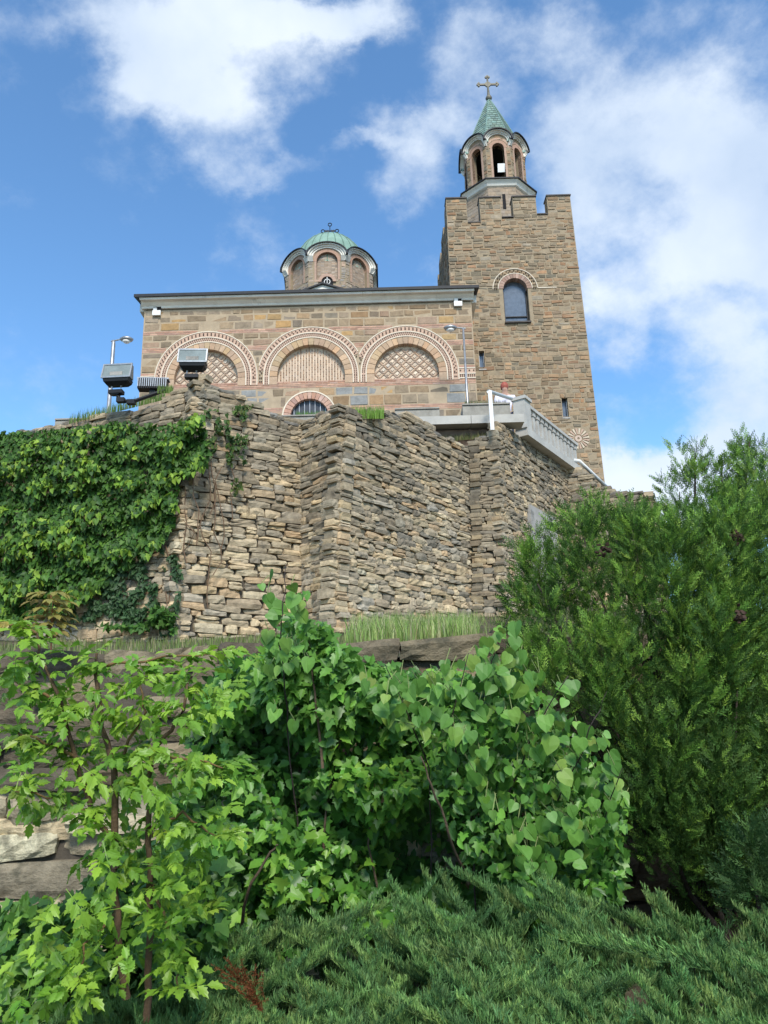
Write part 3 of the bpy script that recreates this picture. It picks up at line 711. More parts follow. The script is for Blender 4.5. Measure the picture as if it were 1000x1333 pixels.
b = MB(); b.add(*prism_x([(27.1, EZ - .03), (33, EZ + 1.14), (39, EZ - .03), (39, ZT - .1), (27.1, ZT - .1)], XL + .02, XR - .02)); b.build('gable_fill', MORTAR, ch)
b = MB()
for sx, xx in ((-1, XL), (1, XR)):
    x_a, x_b = sorted((xx + sx * .003, xx + sx * .22)); b.box(x_a, x_b, YC + .1, 39, EZ - .35, EZ - .03)
b.build('side_cornice', PLASTER, ch)
for px, py in ((205, 406), (596, 394)):
    c = P(px, py, YC); h = MB().box(c[0] - .15, c[0] + .15, YC - .055, YC - .04, c[2] - .12, c[2] + .26).build('vent_hole', DARKI, ch)
    MB().box(c[0] - .16, c[0] + .16, YC - .13, YC - .06, c[2] - .2, c[2] + .0).build('white_block', WHITEP, h)
    MB().box(c[0] - .14, c[0] - .0, YC - .1, YC - .062, c[2] + .0, c[2] + .14).build('white_bracket', WHITEP, h)

# octagon towers ----------------------------------------------------
def octa(parent, cx, cy, ap, z0, zv, zt, capap, open_w, open_z0, open_zs, rng, pal_, capmat, blind=None, open_inner=None, sub=None):
    """octagonal drum with a scalloped cornice: ap apothem of the wall, zv valley height, zt arch crown; openings open_w wide"""
    names = []
    for k in range(8):
        th_ = -math.pi / 2 + k * math.pi / 4
        Nn = np.array([math.cos(th_), math.sin(th_), 0]); A = np.array([-math.sin(th_), math.cos(th_), 0]); C0 = np.array([cx, cy, 0.])
        hw = ap * math.tan(math.pi / 8); hc = capap * math.tan(math.pi / 8)
        def W3(s, n_, z): return C0 + A * s + Nn * n_ + np.array([0, 0, z])
        ro = open_w / 2
        rise = (zt - zv)
        # wall strips with an arched opening and an arched head
        b = MB(); z = z0; dz = .05
        while z < zt - .05:
            zm = z + dz / 2; w = hw if zm < zv else hw * math.sqrt(max(0.0, 1 - ((zm - zv) / (rise)) ** 2))
            w = min(w, hw)
            o = 0
            if zm > open_z0:
                if zm < open_zs: o = ro
                elif zm < open_zs + ro: o = math.sqrt(ro * ro - (zm - open_zs) ** 2)
            if w > o:
                for sg in (-1, 1):
                    s0, s1 = (o, w) if sg > 0 else (-w, -o)
                    b.add([W3(s0, ap, z), W3(s1, ap, z), W3(s1, ap, z + dz), W3(s0, ap, z + dz), W3(s0, ap - .35, z), W3(s1, ap - .35, z), W3(s1, ap - .35, z + dz), W3(s0, ap - .35, z + dz)],
                          [(0, 1, 2, 3), (4, 7, 6, 5), (0, 3, 7, 4), (1, 5, 6, 2)])
            z += dz
        wl = b.build('drum_wall', TMORTAR, parent)
        # masonry on that face
        bb = MB(); z = z0 + .02
        while z < zv + rise * .55:
            h = rng.uniform(.09, .2); w = hw if z + h < zv else hw * math.sqrt(max(0.0, 1 - ((z + h - zv) / rise) ** 2)) - .25
            o = ro + (.11 if hw < .7 else .16)
            zm = z + h / 2
            if zm > open_zs + ro + .16 or zm < open_z0 - .02: o = 0
            elif zm > open_zs: o = math.sqrt(max(0, (ro + .16) ** 2 - (zm - open_zs) ** 2))
            for s0, s1 in (((-w, -o), (o, w)) if o > 0 else ((-w, w),)):
                s = s0
                while s < s1 - .06:
                    ww = min(rng.uniform(.16, .4), s1 - s)
                    V, F = stone_ashlar(W3(s + ww / 2, ap, zm), A, Nn, max(.04, ww - .02), h - .015, .03, rng, bev=.012); bb.add(V, F, pal(rng, pal_, .12)); s += ww
            z += h
        if k in (0, 1, 7, 2, 6): bb.build('drum_stones', ASHLAR, parent, kind='stuff')
        # brick ring around the opening
        def arcring(r0, r1, n0, n1, zc, sc=1., a0=0., a1=math.pi, nseg=16):
            V = []; F = []
            for i in range(nseg + 1):
                an = a0 + (a1 - a0) * i / nseg; c_, s_ = math.cos(an), math.sin(an) * sc
                V += [W3(r0 * c_, n1, zc + r0 * s_), W3(r1 * c_, n1, zc + r1 * s_), W3(r1 * c_, n0, zc + r1 * s_), W3(r0 * c_, n0, zc + r0 * s_)]
            for i in range(nseg):
                for q in range(4): F.append((4 * i + q, 4 * i + 4 + q, 4 * i + 4 + (q + 1) % 4, 4 * i + (q + 1) % 4))
            F += [(0, 1, 2, 3), (4 * nseg, 4 * nseg + 3, 4 * nseg + 2, 4 * nseg + 1)]
            return V, F
        rb_ = MB(); V, F = arcring(ro, ro + .15, ap - .2, ap + .02, open_zs); rb_.add(V, F, (.40, .25, .18)); V, F = arcring(ro + .19, ro + .30, ap - .1, ap + .012, open_zs); rb_.add(V, F, (.46, .31, .23))
        for sg in (-1, 1):
            s0, s1 = sorted((sg * ro, sg * (ro + .10)))
            rb_.add([W3(s0, ap - .2, open_z0), W3(s1, ap - .2, open_z0), W3(s1, ap + .015, open_z0), W3(s0, ap + .015, open_z0), W3(s0, ap - .2, open_zs), W3(s1, ap - .2, open_zs), W3(s1, ap + .015, open_zs), W3(s0, ap + .015, open_zs)],
                    [(0, 3, 2, 1), (4, 5, 6, 7), (0, 1, 5, 4), (1, 2, 6, 5), (2, 3, 7, 6), (3, 0, 4, 7)], (.40, .27, .2))
        rb_.build('arch_brick_ring', BRICK, parent)
        # pale scalloped cornice, stepped in three, clipped to the face width
        sc = rise / hc
        cc = MB()
        q_ = min(1, hc / .97)
        for (r0, r1, n0, n1) in ((hc - .30 * q_, hc - .2 * q_, ap - .1, ap + .06), (hc - .2 * q_, hc - .1 * q_, ap - .1, (ap + capap) / 2), (hc - .1 * q_, hc - .02, ap - .1, capap - .03)):
            V, F = arcring(r0, r1, n0, n1, zv, sc, nseg=20); cc.add(V, F)
        # drop under each valley
        for sg in (-1, 1):
            s0, s1 = sorted((sg * (hc - .30 * q_ ** 2), sg * (hc - .02)))
            cc.add([W3(s0, ap - .1, zv - .22), W3(s1 * .98, ap - .1, zv - .22), W3(s1 * .98, ap + .03, zv - .22), W3(s0, ap + .03, zv - .22), W3(s0, ap - .1, zv), W3(s1, ap - .1, zv), W3(s1, capap - .05, zv), W3(s0, capap - .05, zv)],
                   [(0, 3, 2, 1), (4, 5, 6, 7), (0, 1, 5, 4), (1, 2, 6, 5), (2, 3, 7, 6), (3, 0, 4, 7)])
        cc.build('scalloped_cornice', PLASTER, parent)
        rm = MB(); V, F = arcring(hc - .02, hc + .035, capap - .16, capap + .05, zv, sc, nseg=20); rm.add(V, F); rm.build('roof_edge', ROOF, parent)
        rr = MB(); V, F = arcring(hc - .03, hc + .03, capap * .45, capap - .165, zv, sc, nseg=20); rr.add(V, F, (.20, .33, .28)); rr.build('arch_roof', COPPER, parent)
        if blind:
            V, F = ring_wedge(0, 0, 0, 1, 0, 1, 0, 1, 1)
            q = MB(); q.add([W3(-ro, ap - .16, open_z0), W3(ro, ap - .16, open_z0), W3(ro, ap - .16, open_zs + ro), W3(-ro, ap - .16, open_zs + ro)], [(0, 1, 2, 3)], (.34, .26, .20))
            # thin courses inside the blind arch
            z = open_z0 + .03
            while z < open_zs + ro - .06:
                w = ro - .02 if z < open_zs else math.sqrt(max(0, (ro - .03) ** 2 - (z - open_zs) ** 2))
                if w > .06:
                    s = -w
                    while s < w - .04:
                        e = min(s + .17, w); q.add([W3(s, ap - .145, z), W3(e - .01, ap - .145, z), W3(e - .01, ap - .145, z + .055), W3(s, ap - .145, z + .055)], [(0, 1, 2, 3)], pal(rng, [(.40, .30, .22), (.33, .26, .2), (.44, .35, .27)], .1)); s = e
                z += .07
            q.build('blind_panel', BRICK, parent)
DX, DY = P(430, 345, 34)[0], 34.
zv1 = P(400, 332.5, DY - 2.3)[2]; zt1 = P(426, 315.5, DY - 2.3)[2]
dm = thing('dome_drum', 'eight sided brick drum with ribbed green copper dome on the church roof', 'dome', (DX, DY, EZ + 1))
rg = np.random.default_rng(88)
dzs = P(426, 338, DY - 2.1)[2] - .0
octa(dm, DX, DY, 2.12, EZ + .6, zv1, zt1, 2.34, 1.0, dzs - 1.1, dzs - .1, rg, [(.34, .27, .20), (.30, .25, .20), (.38, .28, .21), (.27, .23, .19)], COPPER, blind=True)
# small round-headed window low on the front face
wz = P(426, 362, DY - 2.15)[2]
b = MB()
V, F = ring_wedge(P(426, 362, DY - 2.15)[0], wz - .2, .27, .42, 0, math.pi, DY - 2.2, DY - 2.05, 12); b.add(V, F, (.42, .28, .21)); b.build('window_arch', BRICK, dm)
V, F = ring_wedge(P(426, 362, DY - 2.15)[0], wz - .2, .0, .27, 0, math.pi, DY - 2.155, DY - 2.10, 12); wn_ = MB().add(V, F); wn_.box(P(426, 362, 31.8)[0] - .27, P(426, 362, 31.8)[0] + .27, DY - 2.155, DY - 2.1, wz - 1., wz - .2); wo_ = wn_.build('window', DARKI, dm)
b = MB(); wx = P(426, 362, DY - 2.15)[0]
V, F = ring_wedge(wx, wz - .2, .12, .15, 0, math.pi * 2, DY - 2.18, DY - 2.16, 14); b.add(V, F)
b.box(wx - .015, wx + .015, DY - 2.18, DY - 2.16, wz - .9, wz + .05); b.build('window_tracery', WHITEP, wo_)
# dome shell with standing seams
za_ = P(431, 310, DY)[2]; zb_ = zv1 - .1
prof = [(1.98 * math.cos(t), zb_ + (za_ - zb_) * math.sin(t)) for t in np.linspace(0, math.pi / 2 - .03, 12)]
MB().lathe(DX, DY, prof, 48, (.20, .31, .25)).build('dome_shell', COPPER, dm, True)
b = MB()
for k in range(28):
    an = 2 * math.pi * k / 28; b.tube([(DX + (r + .01) * math.cos(an), DY + (r + .01) * math.sin(an), z + .01) for r, z in prof[:-1]], .02, 4, (.15, .24, .19))
b.build('standing_seams', COPPER, dm)
# small pediment before the drum
gp = P(420, 368.5, 30.6); gl = P(384, 380.5, 30.6); gr_ = P(460, 379, 30.6)
pd = []
def gable(xa, xb, xm, z0, z1, ya, yb, m, name, parent, drop):
    V = [(xa, ya, z0), (xm, ya, z1), (xb, ya, z0), (xb, ya, z0 - drop), (xm, ya, z1 - drop), (xa, ya, z0 - drop)]; V += [(x, yb, z) for x, _, z in V]
    F = [(0, 1, 4, 5), (1, 2, 3, 4), (6, 11, 10, 7), (7, 10, 9, 8)] + [(i, (i + 1) % 6, 6 + (i + 1) % 6, 6 + i) for i in range(6)]
    return mk(name, V, F, m, parent)
gable(gl[0] - .5, gr_[0] + .5, gp[0], gl[2] - .24, gp[2], 30.5, 33, ROOF, 'gable_roof', ch, .07)
gable(gl[0] - .4, gr_[0] + .4, gp[0], gl[2] - .24, gp[2] - .075, 30.62, 32.5, PLASTER, 'gable_cornice', ch, .3)
V = [(gl[0] - .2, 30.7, EZ + .2), (gr_[0] + .2, 30.7, EZ + .2), (gr_[0] + .2, 30.7, gl[2] - .5), (gp[0], 30.7, gp[2] - .2), (gl[0] - .2, 30.7, gl[2] - .5)]
V += [(x, 32.4, z) for x, y, z in V]; mk('gable_wall', V, [(0, 1, 2, 3, 4), (5, 9, 8, 7, 6)] + [(i, (i + 1) % 5, 5 + (i + 1) % 5, 5 + i) for i in range(5)], PLASTER, ch)
# dome cross: open-ended thin bars
cz_ = za_ ; kk = .042
t = thing('dome_cross', 'small dark openwork cross on the green dome', 'cross', (DX, DY, za_))
sc_ = .0385
MB().tube([(DX, DY, za_ - .05), (DX, DY, za_ + .72)], .022, 6).build('stem', METALD, t)
for dx, dz in ((-.36, .42), (.36, .42), (0, .8)):
    b = MB(); c = np.array([DX + dx, DY, za_ + dz]); b.tube([c + (.09 * math.cos(a), 0, .09 * math.sin(a)) for a in np.linspace(0, 2 * math.pi, 13)], .024, 6, cap=False); b.build('ring_end', METALD, t)
b = MB(); b.tube([(DX - .28, DY, za_ + .42), (DX + .28, DY, za_ + .42)], .03, 6)
for dx in (-.2, -.1, .1, .2): b.obox((DX + dx, DY, za_ + .42), (.035, 0, .035), (0, .02, 0), (-.035, 0, .035))
b.build('crossbar', METALD, t)

# ------------------------------------------------------------------ bell tower
YT = 29.0
tw = thing('bell_tower', 'tall square stone bell tower with battlements and an arched window', 'tower', (5.9, 32, 8.1))
def TX(px, py): return P(px, py, YT)[0]
def TZ_(px, py): return P(px, py, YT)[2]
XA_t, XB_t = TX(581, 266), TX(741.5, 249); XA_b, XB_b = XA_t - .1, XB_t + .22
Z0t, Z1t = 8.1, TZ_(660, 257)
def txl(z): return XA_b + (XA_t - XA_b) * (z - Z0t) / (Z1t - Z0t)
def txr(z): return XB_b + (XB_t - XB_b) * (z - Z0t) / (Z1t - Z0t)
# crenels: x from-to, bottom
cren = [(TX(609, 290), TX(626, 290), TZ_(617, 291)), (TX(653.5, 285), TX(669, 283), TZ_(661, 284)), (TX(699.5, 281), TX(714, 280), TZ_(707, 280))]
WIN = dict(x=TX(672, 390), r=.5, zs=TZ_(671, 362) - .5, z0=TZ_(673, 418))
SL = [(TX(627.5, 467), .11, TZ_(628, 480), TZ_(627, 456)), (TX(736, 530), .12, TZ_(737, 543), TZ_(735, 516))]
SUNB = P(753, 571, YT)
def tcuts(z, pad):
    iv = [(txl(z), txr(z))]
    def cut(iv, a, c):
        o = []
        for p, q in iv:
            if c <= p or a >= q: o.append((p, q)); continue
            if p < a: o.append((p, a))
            if q > c: o.append((c, q))
        return o
    for a, c, zb3 in cren:
        if z > zb3: iv = cut(iv, a, c)
    if WIN['z0'] - pad * .3 < z < WIN['zs']: iv = cut(iv, WIN['x'] - WIN['r'] - pad, WIN['x'] + WIN['r'] + pad)
    elif WIN['zs'] <= z < WIN['zs'] + WIN['r'] + pad:
        w = math.sqrt((WIN['r'] + pad) ** 2 - (z - WIN['zs']) ** 2); iv = cut(iv, WIN['x'] - w, WIN['x'] + w)
    for x, hw, a, c in SL:
        if a < z < c: iv = cut(iv, x - hw, x + hw)
    if pad > 0.05 and abs(z - SUNB[2]) < .46: w = math.sqrt(.46 ** 2 - (z - SUNB[2]) ** 2); iv = cut(iv, SUNB[0] - w, SUNB[0] + w)
    return iv
b = MB(); z = Z0t; dz = .05
while z < Z1t:
    for p, q in tcuts(z + .025, .03):
        b.add([(p, YT, z), (q, YT, z), (q, YT, z + dz), (p, YT, z + dz), (p, YT + .5, z), (q, YT + .5, z), (q, YT + .5, z + dz), (p, YT + .5, z + dz)], [(0, 1, 2, 3), (4, 7, 6, 5), (0, 3, 7, 4), (1, 5, 6, 2), (2, 6, 7, 3), (0, 4, 5, 1)])
    z += dz
b.build('front_wall', TMORTAR, tw)
b = MB(); TB = 35.2
for xs in ((txl, 1), (txr, -1)):
    fx_, sg = xs; a, c = fx_(Z0t), fx_(Z1t)
    zt_ = Z1t - .55
    b.add([(a, YT + .5, Z0t), (a, TB, Z0t), (c, TB, zt_), (c, YT + .5, zt_), (a + sg * .5, YT + .5, Z0t), (a + sg * .5, TB, Z0t), (c + sg * .5, TB, zt_), (c + sg * .5, YT + .5, zt_)], [(0, 1, 2, 3), (4, 7, 6, 5), (3, 2, 6, 7)])
    for y0, y1 in ((YT + .5, 30.1), (31.0, 32.2), (33, 34.1), (34.9, TB)):
        x_a, x_b = sorted((c, c + sg * .5)); b.box(x_a, x_b, y0, y1, zt_, Z1t)
b.box(XA_t, XB_t, TB - .5, TB, Z0t, Z1t - .8); b.box(XA_t + .4, XB_t - .4, YT + .5, TB - .4, 22.2, 22.35)
b.build('side_walls', TMORTAR, tw)
rg = np.random.default_rng(101); st = []
tpal = [(.34, .265, .18), (.29, .235, .165), (.24, .205, .15), (.37, .265, .17), (.28, .225, .16), (.32, .25, .18), (.21, .19, .145), (.38, .31, .22), (.34, .225, .145), (.30, .26, .20)]
tpal = [tuple(np.array(c) * (.84, .76, .68)) for c in tpal]
z = Z0t + 1.2; trows = []
while z < Z1t - .05:
    h = rg.uniform(.11, .235); h = min(h, Z1t - z); trows.append((z, h))
    for p, q in tcuts(z + h / 2, .16):
        if q - p < .08: continue
        s = p + .008
        while s < q - .05:
            w = rg.uniform(.17, .5)
            if q - s - w < .14: w = q - s - .008
            c = np.array([s + w / 2, YT, z + h / 2]); col = pal(rg, tpal, .13)
            V, F = stone_ashlar(c, AX, NY, w - .022, h - .022, .05, rg, bev=.02, jit=1.3); st.append((V, F, col, w * h * facing(c))); s += w
    z += h
# grazing left side
for z, h in trows:
    if z < 17: continue
    y = YT + .02
    while y < TB - .1:
        w = rg.uniform(.3, .7); w = min(w, TB - y); x = txl(z); zt_ = Z1t - .55
        if z + h < zt_ or any(a - .1 < y and y + w < c + .1 for a, c in ((YT, 30.1), (31.0, 32.2), (33, 34.1), (34.9, TB))):
            V, F = stone_ashlar(np.array([x, y + w / 2, z + h / 2]), np.array([0, 1., 0]), np.array([-1., 0, 0]), w - .02, h - .02, .05, rg); st.append((V, F, pal(rg, tpal, .12) * .9, 0.))
        y += w
finish(tw, st, ASHLAR, 'stone', 'small_stones', 300)
# merlon caps
for (xa, xb) in ((txl(Z1t), cren[0][0]), (cren[0][1], cren[1][0]), (cren[1][1], cren[2][0]), (cren[2][1], txr(Z1t))):
    MB().box(xa - .03, xb + .03, YT - .05, YT + .55, Z1t + .001, Z1t + .06).build('merlon_cap', mat('cap_lead', (.09, .08, .075), attr=False), tw)
for a, c, zb3 in cren: MB().box(a + .004, c - .004, YT - .05, YT + .48, zb3 + .03, zb3 + .075).build('crenel_cap', MATS['cap_lead'], tw)
# window
wi = MB(); V, F = ring_wedge(WIN['x'], WIN['zs'], 0, WIN['r'] + .02, 0, math.pi, YT + .3, YT + .34, 16); wi.add(V, F); wi.box(WIN['x'] - WIN['r'], WIN['x'] + WIN['r'], YT + .3, YT + .34, WIN['z0'], WIN['zs'] - .001)
wi = wi.build('window', GLASS, tw)
b = MB(); b.box(WIN['x'] - .5, WIN['x'] - .46, YT + .22, YT + .29, WIN['z0'], WIN['zs']); b.box(WIN['x'] + .46, WIN['x'] + .5, YT + .22, YT + .29, WIN['z0'], WIN['zs']); b.box(WIN['x'] - .459, WIN['x'] + .459, YT + .22, YT + .29, WIN['z0'], WIN['z0'] + .05)
b.box(WIN['x'] - .459, WIN['x'] + .459, YT + .23, YT + .28, WIN['z0'] + .33, WIN['z0'] + .36)
b.build('window_frame', METALD, wi)
MB().box(WIN['x'] - .55, WIN['x'] + .55, YT - .1, YT + .3, WIN['z0'] - .1, WIN['z0'] - .04).build('sill', MATS['cap_lead'], wi)
for i in range(15):
    V, F = ring_wedge(WIN['x'], WIN['zs'], WIN['r'] + .0, WIN['r'] + .2, math.pi * (i + .05) / 15, math.pi * (i + .95) / 15, YT - .02, YT + .35); mk('arch_brick', V, F, BRICK, tw, pal(rg, [(.36, .23, .18), (.40, .27, .21), (.33, .22, .17)], .07))
b = MB(); d2 = MB()
for r0, r1 in ((.71, .74), (.93, .96)): V, F = ring_wedge(WIN['x'], WIN['zs'], r0, r1, 0, math.pi, YT - .03, YT + .02, 20); b.add(V, F)
for rr, nn_ in ((.79, 15), (.87, 16)):
    for i in range(nn_ + 1):
        an = math.pi * i / nn_; d2.obox((WIN['x'] + rr * math.cos(an), YT - .03, WIN['zs'] + rr * math.sin(an)), (.02, 0, 0), (0, .02, 0), (0, 0, .02))
b.box(WIN['x'] + .97, WIN['x'] + 1.75, YT - .03, YT + .02, WIN['zs'] - .02, WIN['zs'] + .02)
b.build('arch_moulding', CREAM, tw); d2.build('ceramic_tubes', DOT, tw, kind='stuff')
for x, hw, a, c in SL:
    s_ = MB().box(x - hw, x + hw, YT + .25, YT + .3, a, c).build('slit_window', GLASS, tw)
    MB().box(x - hw - .04, x + hw + .04, YT - .03, YT + .2, a - .07, a - .01).build('sill', CONC, s_)
    b = MB(); b.box(x - hw, x - hw + .03, YT + .15, YT + .24, a, c); b.box(x + hw - .03, x + hw, YT + .15, YT + .24, a, c); b.build('frame', METALG, s_)
# brick sunburst
b = MB()
for i in range(20): V, F = ring_wedge(SUNB[0], SUNB[2], .18, .44, 2 * math.pi * (i + .12) / 20, 2 * math.pi * (i + .7) / 20, YT - .03, YT + .02, 1); b.add(V, F, (.46, .32, .24) if i % 2 else (.55, .46, .35))
V, F = ring_wedge(SUNB[0], SUNB[2], .05, .14, 0, 2 * math.pi, YT - .03, YT + .02, 14); b.add(V, F, (.5, .38, .3)); b.build('sunburst_ornament', BRICK, tw)

# turret (lower octagon)
TCX, TCY = P(643, 215, 32)[0], 32.
zt0 = P(655, 231.5, TCY - 1.75)[2]
b = MB(); k8 = 1 / math.cos(math.pi / 8); rot8 = math.pi / 8
b.lathe(TCX, TCY, [(1.55 * k8, 22.3), (1.55 * k8, zt0 - .3)], 8, rot=rot8); b.build('turret_wall', mat('turret_stone', (.30, .235, .175), attr=False, scale=5, var=.22, fine=25, bump=.4), tw)
rg = np.random.default_rng(5); bb = MB()
for k in range(8):
    th_ = -math.pi / 2 + k * math.pi / 4; Nn = np.array([math.cos(th_), math.sin(th_), 0]); A = np.array([-math.sin(th_), math.cos(th_), 0]); hw = 1.55 * math.tan(math.pi / 8)
    if abs(math.sin(th_) + 1) > 1.1: continue
    z = 22.6
    while z < zt0 - .32:
        h = .17; s = -hw
        while s < hw - .05:
            w = min(rg.uniform(.2, .4), hw - s); c = np.array([TCX, TCY, z + h / 2]) + A * (s + w / 2) + Nn * 1.552
            V, F = stone_ashlar(c, A, Nn, w - .012, h - .012, .02, rg, bev=.008, jit=.4); bb.add(V, F, pal(rg, [(.33, .26, .19), (.30, .235, .175), (.36, .28, .21)], .06)); s += w
        z += h
bb.build('turret_stones', ASHLAR, tw, kind='stuff')
MB().lathe(TCX, TCY, [(1.56 * k8, zt0 - .34), (1.62 * k8, zt0 - .3), (1.66 * k8, zt0 - .2), (1.76 * k8, zt0 - .06)], 8, rot=rot8).build('turret_cornice', PLASTER, tw)
MB().lathe(TCX, TCY, [(1.82 * k8, zt0 - .055), (1.82 * k8, zt0), (1.3 * k8, zt0 + .3)], 8, rot=rot8).build('turret_roof', ROOF, tw)
sx_ = P(656.5, 262, TCY - 1.55)
MB().box(sx_[0] - .07, sx_[0] + .07, TCY - 1.585, TCY - 1.5, P(656, 272, 30.45)[2], P(656, 253, 30.45)[2]).build('slit_window', DARKI, tw)
# lantern
zv2 = P(633, 181, TCY - 1.62)[2]; zt2 = P(651, 172.5, TCY - 1.62)[2]
lan = thing('belfry_lantern', 'eight sided belfry with tall arched openings and a pointed green tiled spire on the tower', 'belfry', (TCX, TCY, zt0 + .2))
lo0 = P(653, 224, TCY - 1.4)[2]; los = P(652, 186, TCY - 1.4)[2] - .28
octa(lan, TCX, TCY, 1.40, zt0 + .1, zv2, zt2 + .25, 1.62, .56, lo0 - .35, los, rg, tpal, COPPER)
MB().lathe(TCX, TCY, [(1.25, zt0 + .12), (1.25, zt0 + .2)], 8, rot=rot8).build('floor', CONC, lan)
MB().lathe(TCX, TCY, [(1.3, zv2 + .0), (1.2, zv2 + .08)], 8, rot=rot8).build('ceiling', DARKI, lan)
za2 = P(636, 130, TCY)[2]
# spire with rows of tiles
zs0 = zv2 + .45; Rb = 1.27
def Rsp(z): return Rb * (1 - (z - zs0) / (za2 - zs0)) ** .96 * (1) + .03
MB().lathe(TCX, TCY, [(Rsp(zs0) * k8, zs0), (Rsp((zs0 + za2) / 2) * k8 * .97, (zs0 + za2) / 2), (.03, za2)], 8, (.20, .30, .26), rot=rot8).build('spire_shell', COPPER, lan)
tiles = []; nrow = 18
for k in range(8):
    th_ = -math.pi / 2 + k * math.pi / 4; Nn = np.array([math.cos(th_), math.sin(th_), 0]); A = np.array([-math.sin(th_), math.cos(th_), 0])
    for r_ in range(nrow):
        z0_ = zs0 + (za2 - zs0) * r_ / nrow; z1_ = zs0 + (za2 - zs0) * (r_ + 1) / nrow + .03
        a0_ = Rsp(z0_) + .03; a1_ = Rsp(min(z1_, za2)) + .008; w0 = a0_ * math.tan(math.pi / 8); w1_ = a1_ * math.tan(math.pi / 8)
        n = max(1, int(w0 * 2 / .2)); off = .5 * (r_ % 2) / n
        for i in range(n + (1 if r_ % 2 else 0)):
            f0 = max(0, i / n - off); f1 = min(1, (i + 1) / n - off)
            if f1 - f0 < .05: continue
            g = .01 / max(.1, 2 * w0)
            pts = [(-w0 + 2 * w0 * (f0 + g), a0_, z0_), (-w0 + 2 * w0 * (f1 - g), a0_, z0_), (-w1_ + 2 * w1_ * (f1 - g), a1_, z1_), (-w1_ + 2 * w1_ * (f0 + g), a1_, z1_)]
            V = [np.array([TCX, TCY, 0]) + A * s + Nn * n_ + np.array([0, 0, z]) for s, n_, z in pts] + [np.array([TCX, TCY, 0]) + A * s + Nn * (n_ - .025) + np.array([0, 0, z]) for s, n_, z in pts]
            tiles.append((np.array(V), [(0, 1, 2, 3), (4, 7, 6, 5), (0, 4, 5, 1), (1, 5, 6, 2), (2, 6, 7, 3), (3, 7, 4, 0)], pal(rg, [(.16, .24, .20), (.19, .27, .23), (.14, .20, .17)], .08), facing(V[0]) * (1 if k in (0, 1, 7) else .1)))
finish(lan, tiles, COPPER, 'roof_tile', 'small_roof_tiles', 290)
b = MB()
for k in range(8):
    th_ = -math.pi / 2 + (k + .5) * math.pi / 4; b.tube([(TCX + (Rsp(z) + .02) * k8 * math.cos(th_), TCY + (Rsp(z) + .02) * k8 * math.sin(th_), z) for z in np.linspace(zs0, za2 - .02, 8)], .03, 5, (.15, .24, .21))
b.build('spire_ridges', COPPER, lan)
t = thing('spire_cross', 'large grey cross with trefoil ends and a ball on the spire tip', 'cross', (TCX, TCY, za2))
GOLD = mat('weathered_gilt', (.15, .14, .11), attr=False, rough=.6, metal=.2, bump=.1)
cb = za2 + .12
MB().lathe(TCX, TCY, [(.02, za2 - .08), (.12, za2 - .02), (.17, za2 + .1), (.12, za2 + .22), (.03, za2 + .28)], 12).build('ball', GOLD, t, True)
zt_c = P(633, 99, TCY)[2]; zar = P(633, 110, TCY)[2]
MB().lathe(TCX, TCY, [(.075, za2 + .25), (.045, zar - .1), (.045, zt_c - .12)], 8).build('stem', GOLD, t)
b = MB(); b.box(TCX - .42, TCX + .42, TCY - .035, TCY + .035, zar - .045, zar + .045); b.obox((TCX, TCY, zar), (.1, 0, .1), (0, .04, 0), (-.1, 0, .1)); b.build('crossbar', GOLD, t)
for dx, dz, ax in ((-.46, 0, (-1, 0)), (.46, 0, (1, 0)), (0, zt_c - zar - .08, (0, 1))):
    b = MB()
    for ox, oz in ((ax[0] * .06, ax[1] * .06), (ax[1] * .075, ax[0] * .075), (-ax[1] * .075, -ax[0] * .075)):
        b.tube([(TCX + dx + ox, TCY - .04, zar + dz + oz), (TCX + dx + ox, TCY + .04, zar + dz + oz)], .055, 8)
    b.build('trefoil_end', GOLD, t)
c = P(654.5, 218.5, TCY - 1.3)
t = setp(MB().obox(c, (.235, 0, 0), (0, .03, .012), (0, -.05, .20)).build('white_panel', mat('white_enamel', (.86, .86, .84), attr=False, rough=.5, bump=0, var=.02)), 'bright white square panel standing in the front belfry opening', 'panel')

# ------------------------------------------------------------------ street lamps, floodlights, person
def lamp(px_t, py_t, px_b, Y, side, label):
    top = P(px_t, py_t, Y); t = thing('street_lamp', label, 'street lamp', (top[0], Y, 8.2), 'street lamps on the church terrace')
    MB().tube([(top[0], Y, 8.2), (top[0], Y, 11.5), (top[0], Y, top[2])], [.06, .05, .038], 10).build('pole', METALG, t, True)
    s = Y / 27.
    MB().tube([(top[0] - side * .1 * s, Y, top[2] - .03), (top[0] + side * .3 * s, Y, top[2] + .03)], .03 * s, 8).build('arm', METALG, t)
    b = MB(); V = []; c = np.array([top[0] + side * .5 * s, Y, top[2] + .03])
    segs = 12; ringsz = [(0., .08), (.6, .06), (1., .0), (.85, -.06), (.4, -.09), (0, -.1)]
    V = [c + np.array([.27 * s * r * math.cos(a), .2 * s * r * math.sin(a), z * 1.2 * s]) for r, z in ringsz for a in np.linspace(0, 2 * math.pi, segs, endpoint=False)]
    F = [(i * segs + k, i * segs + (k + 1) % segs, (i + 1) * segs + (k + 1) % segs, (i + 1) * segs + k) for i in range(len(ringsz) - 1) for k in range(segs)]
    b.add(V[:], F); hd = b.build('lamp_head', METALG, t, True)
    MB().lathe(c[0], c[1], [(.01, c[2] - .17 * s), (.1 * s, c[2] - .16 * s), (.16 * s, c[2] - .10 * s)], 12).build('lens', WHITEP, hd, True)
lamp(148, 443, 142, 18.5, 1, 'slim street lamp rising behind the left floodlight against the sky')
lamp(603, 427, 608, 25.5, -1, 'slim street lamp in front of the right hand corner of the church')

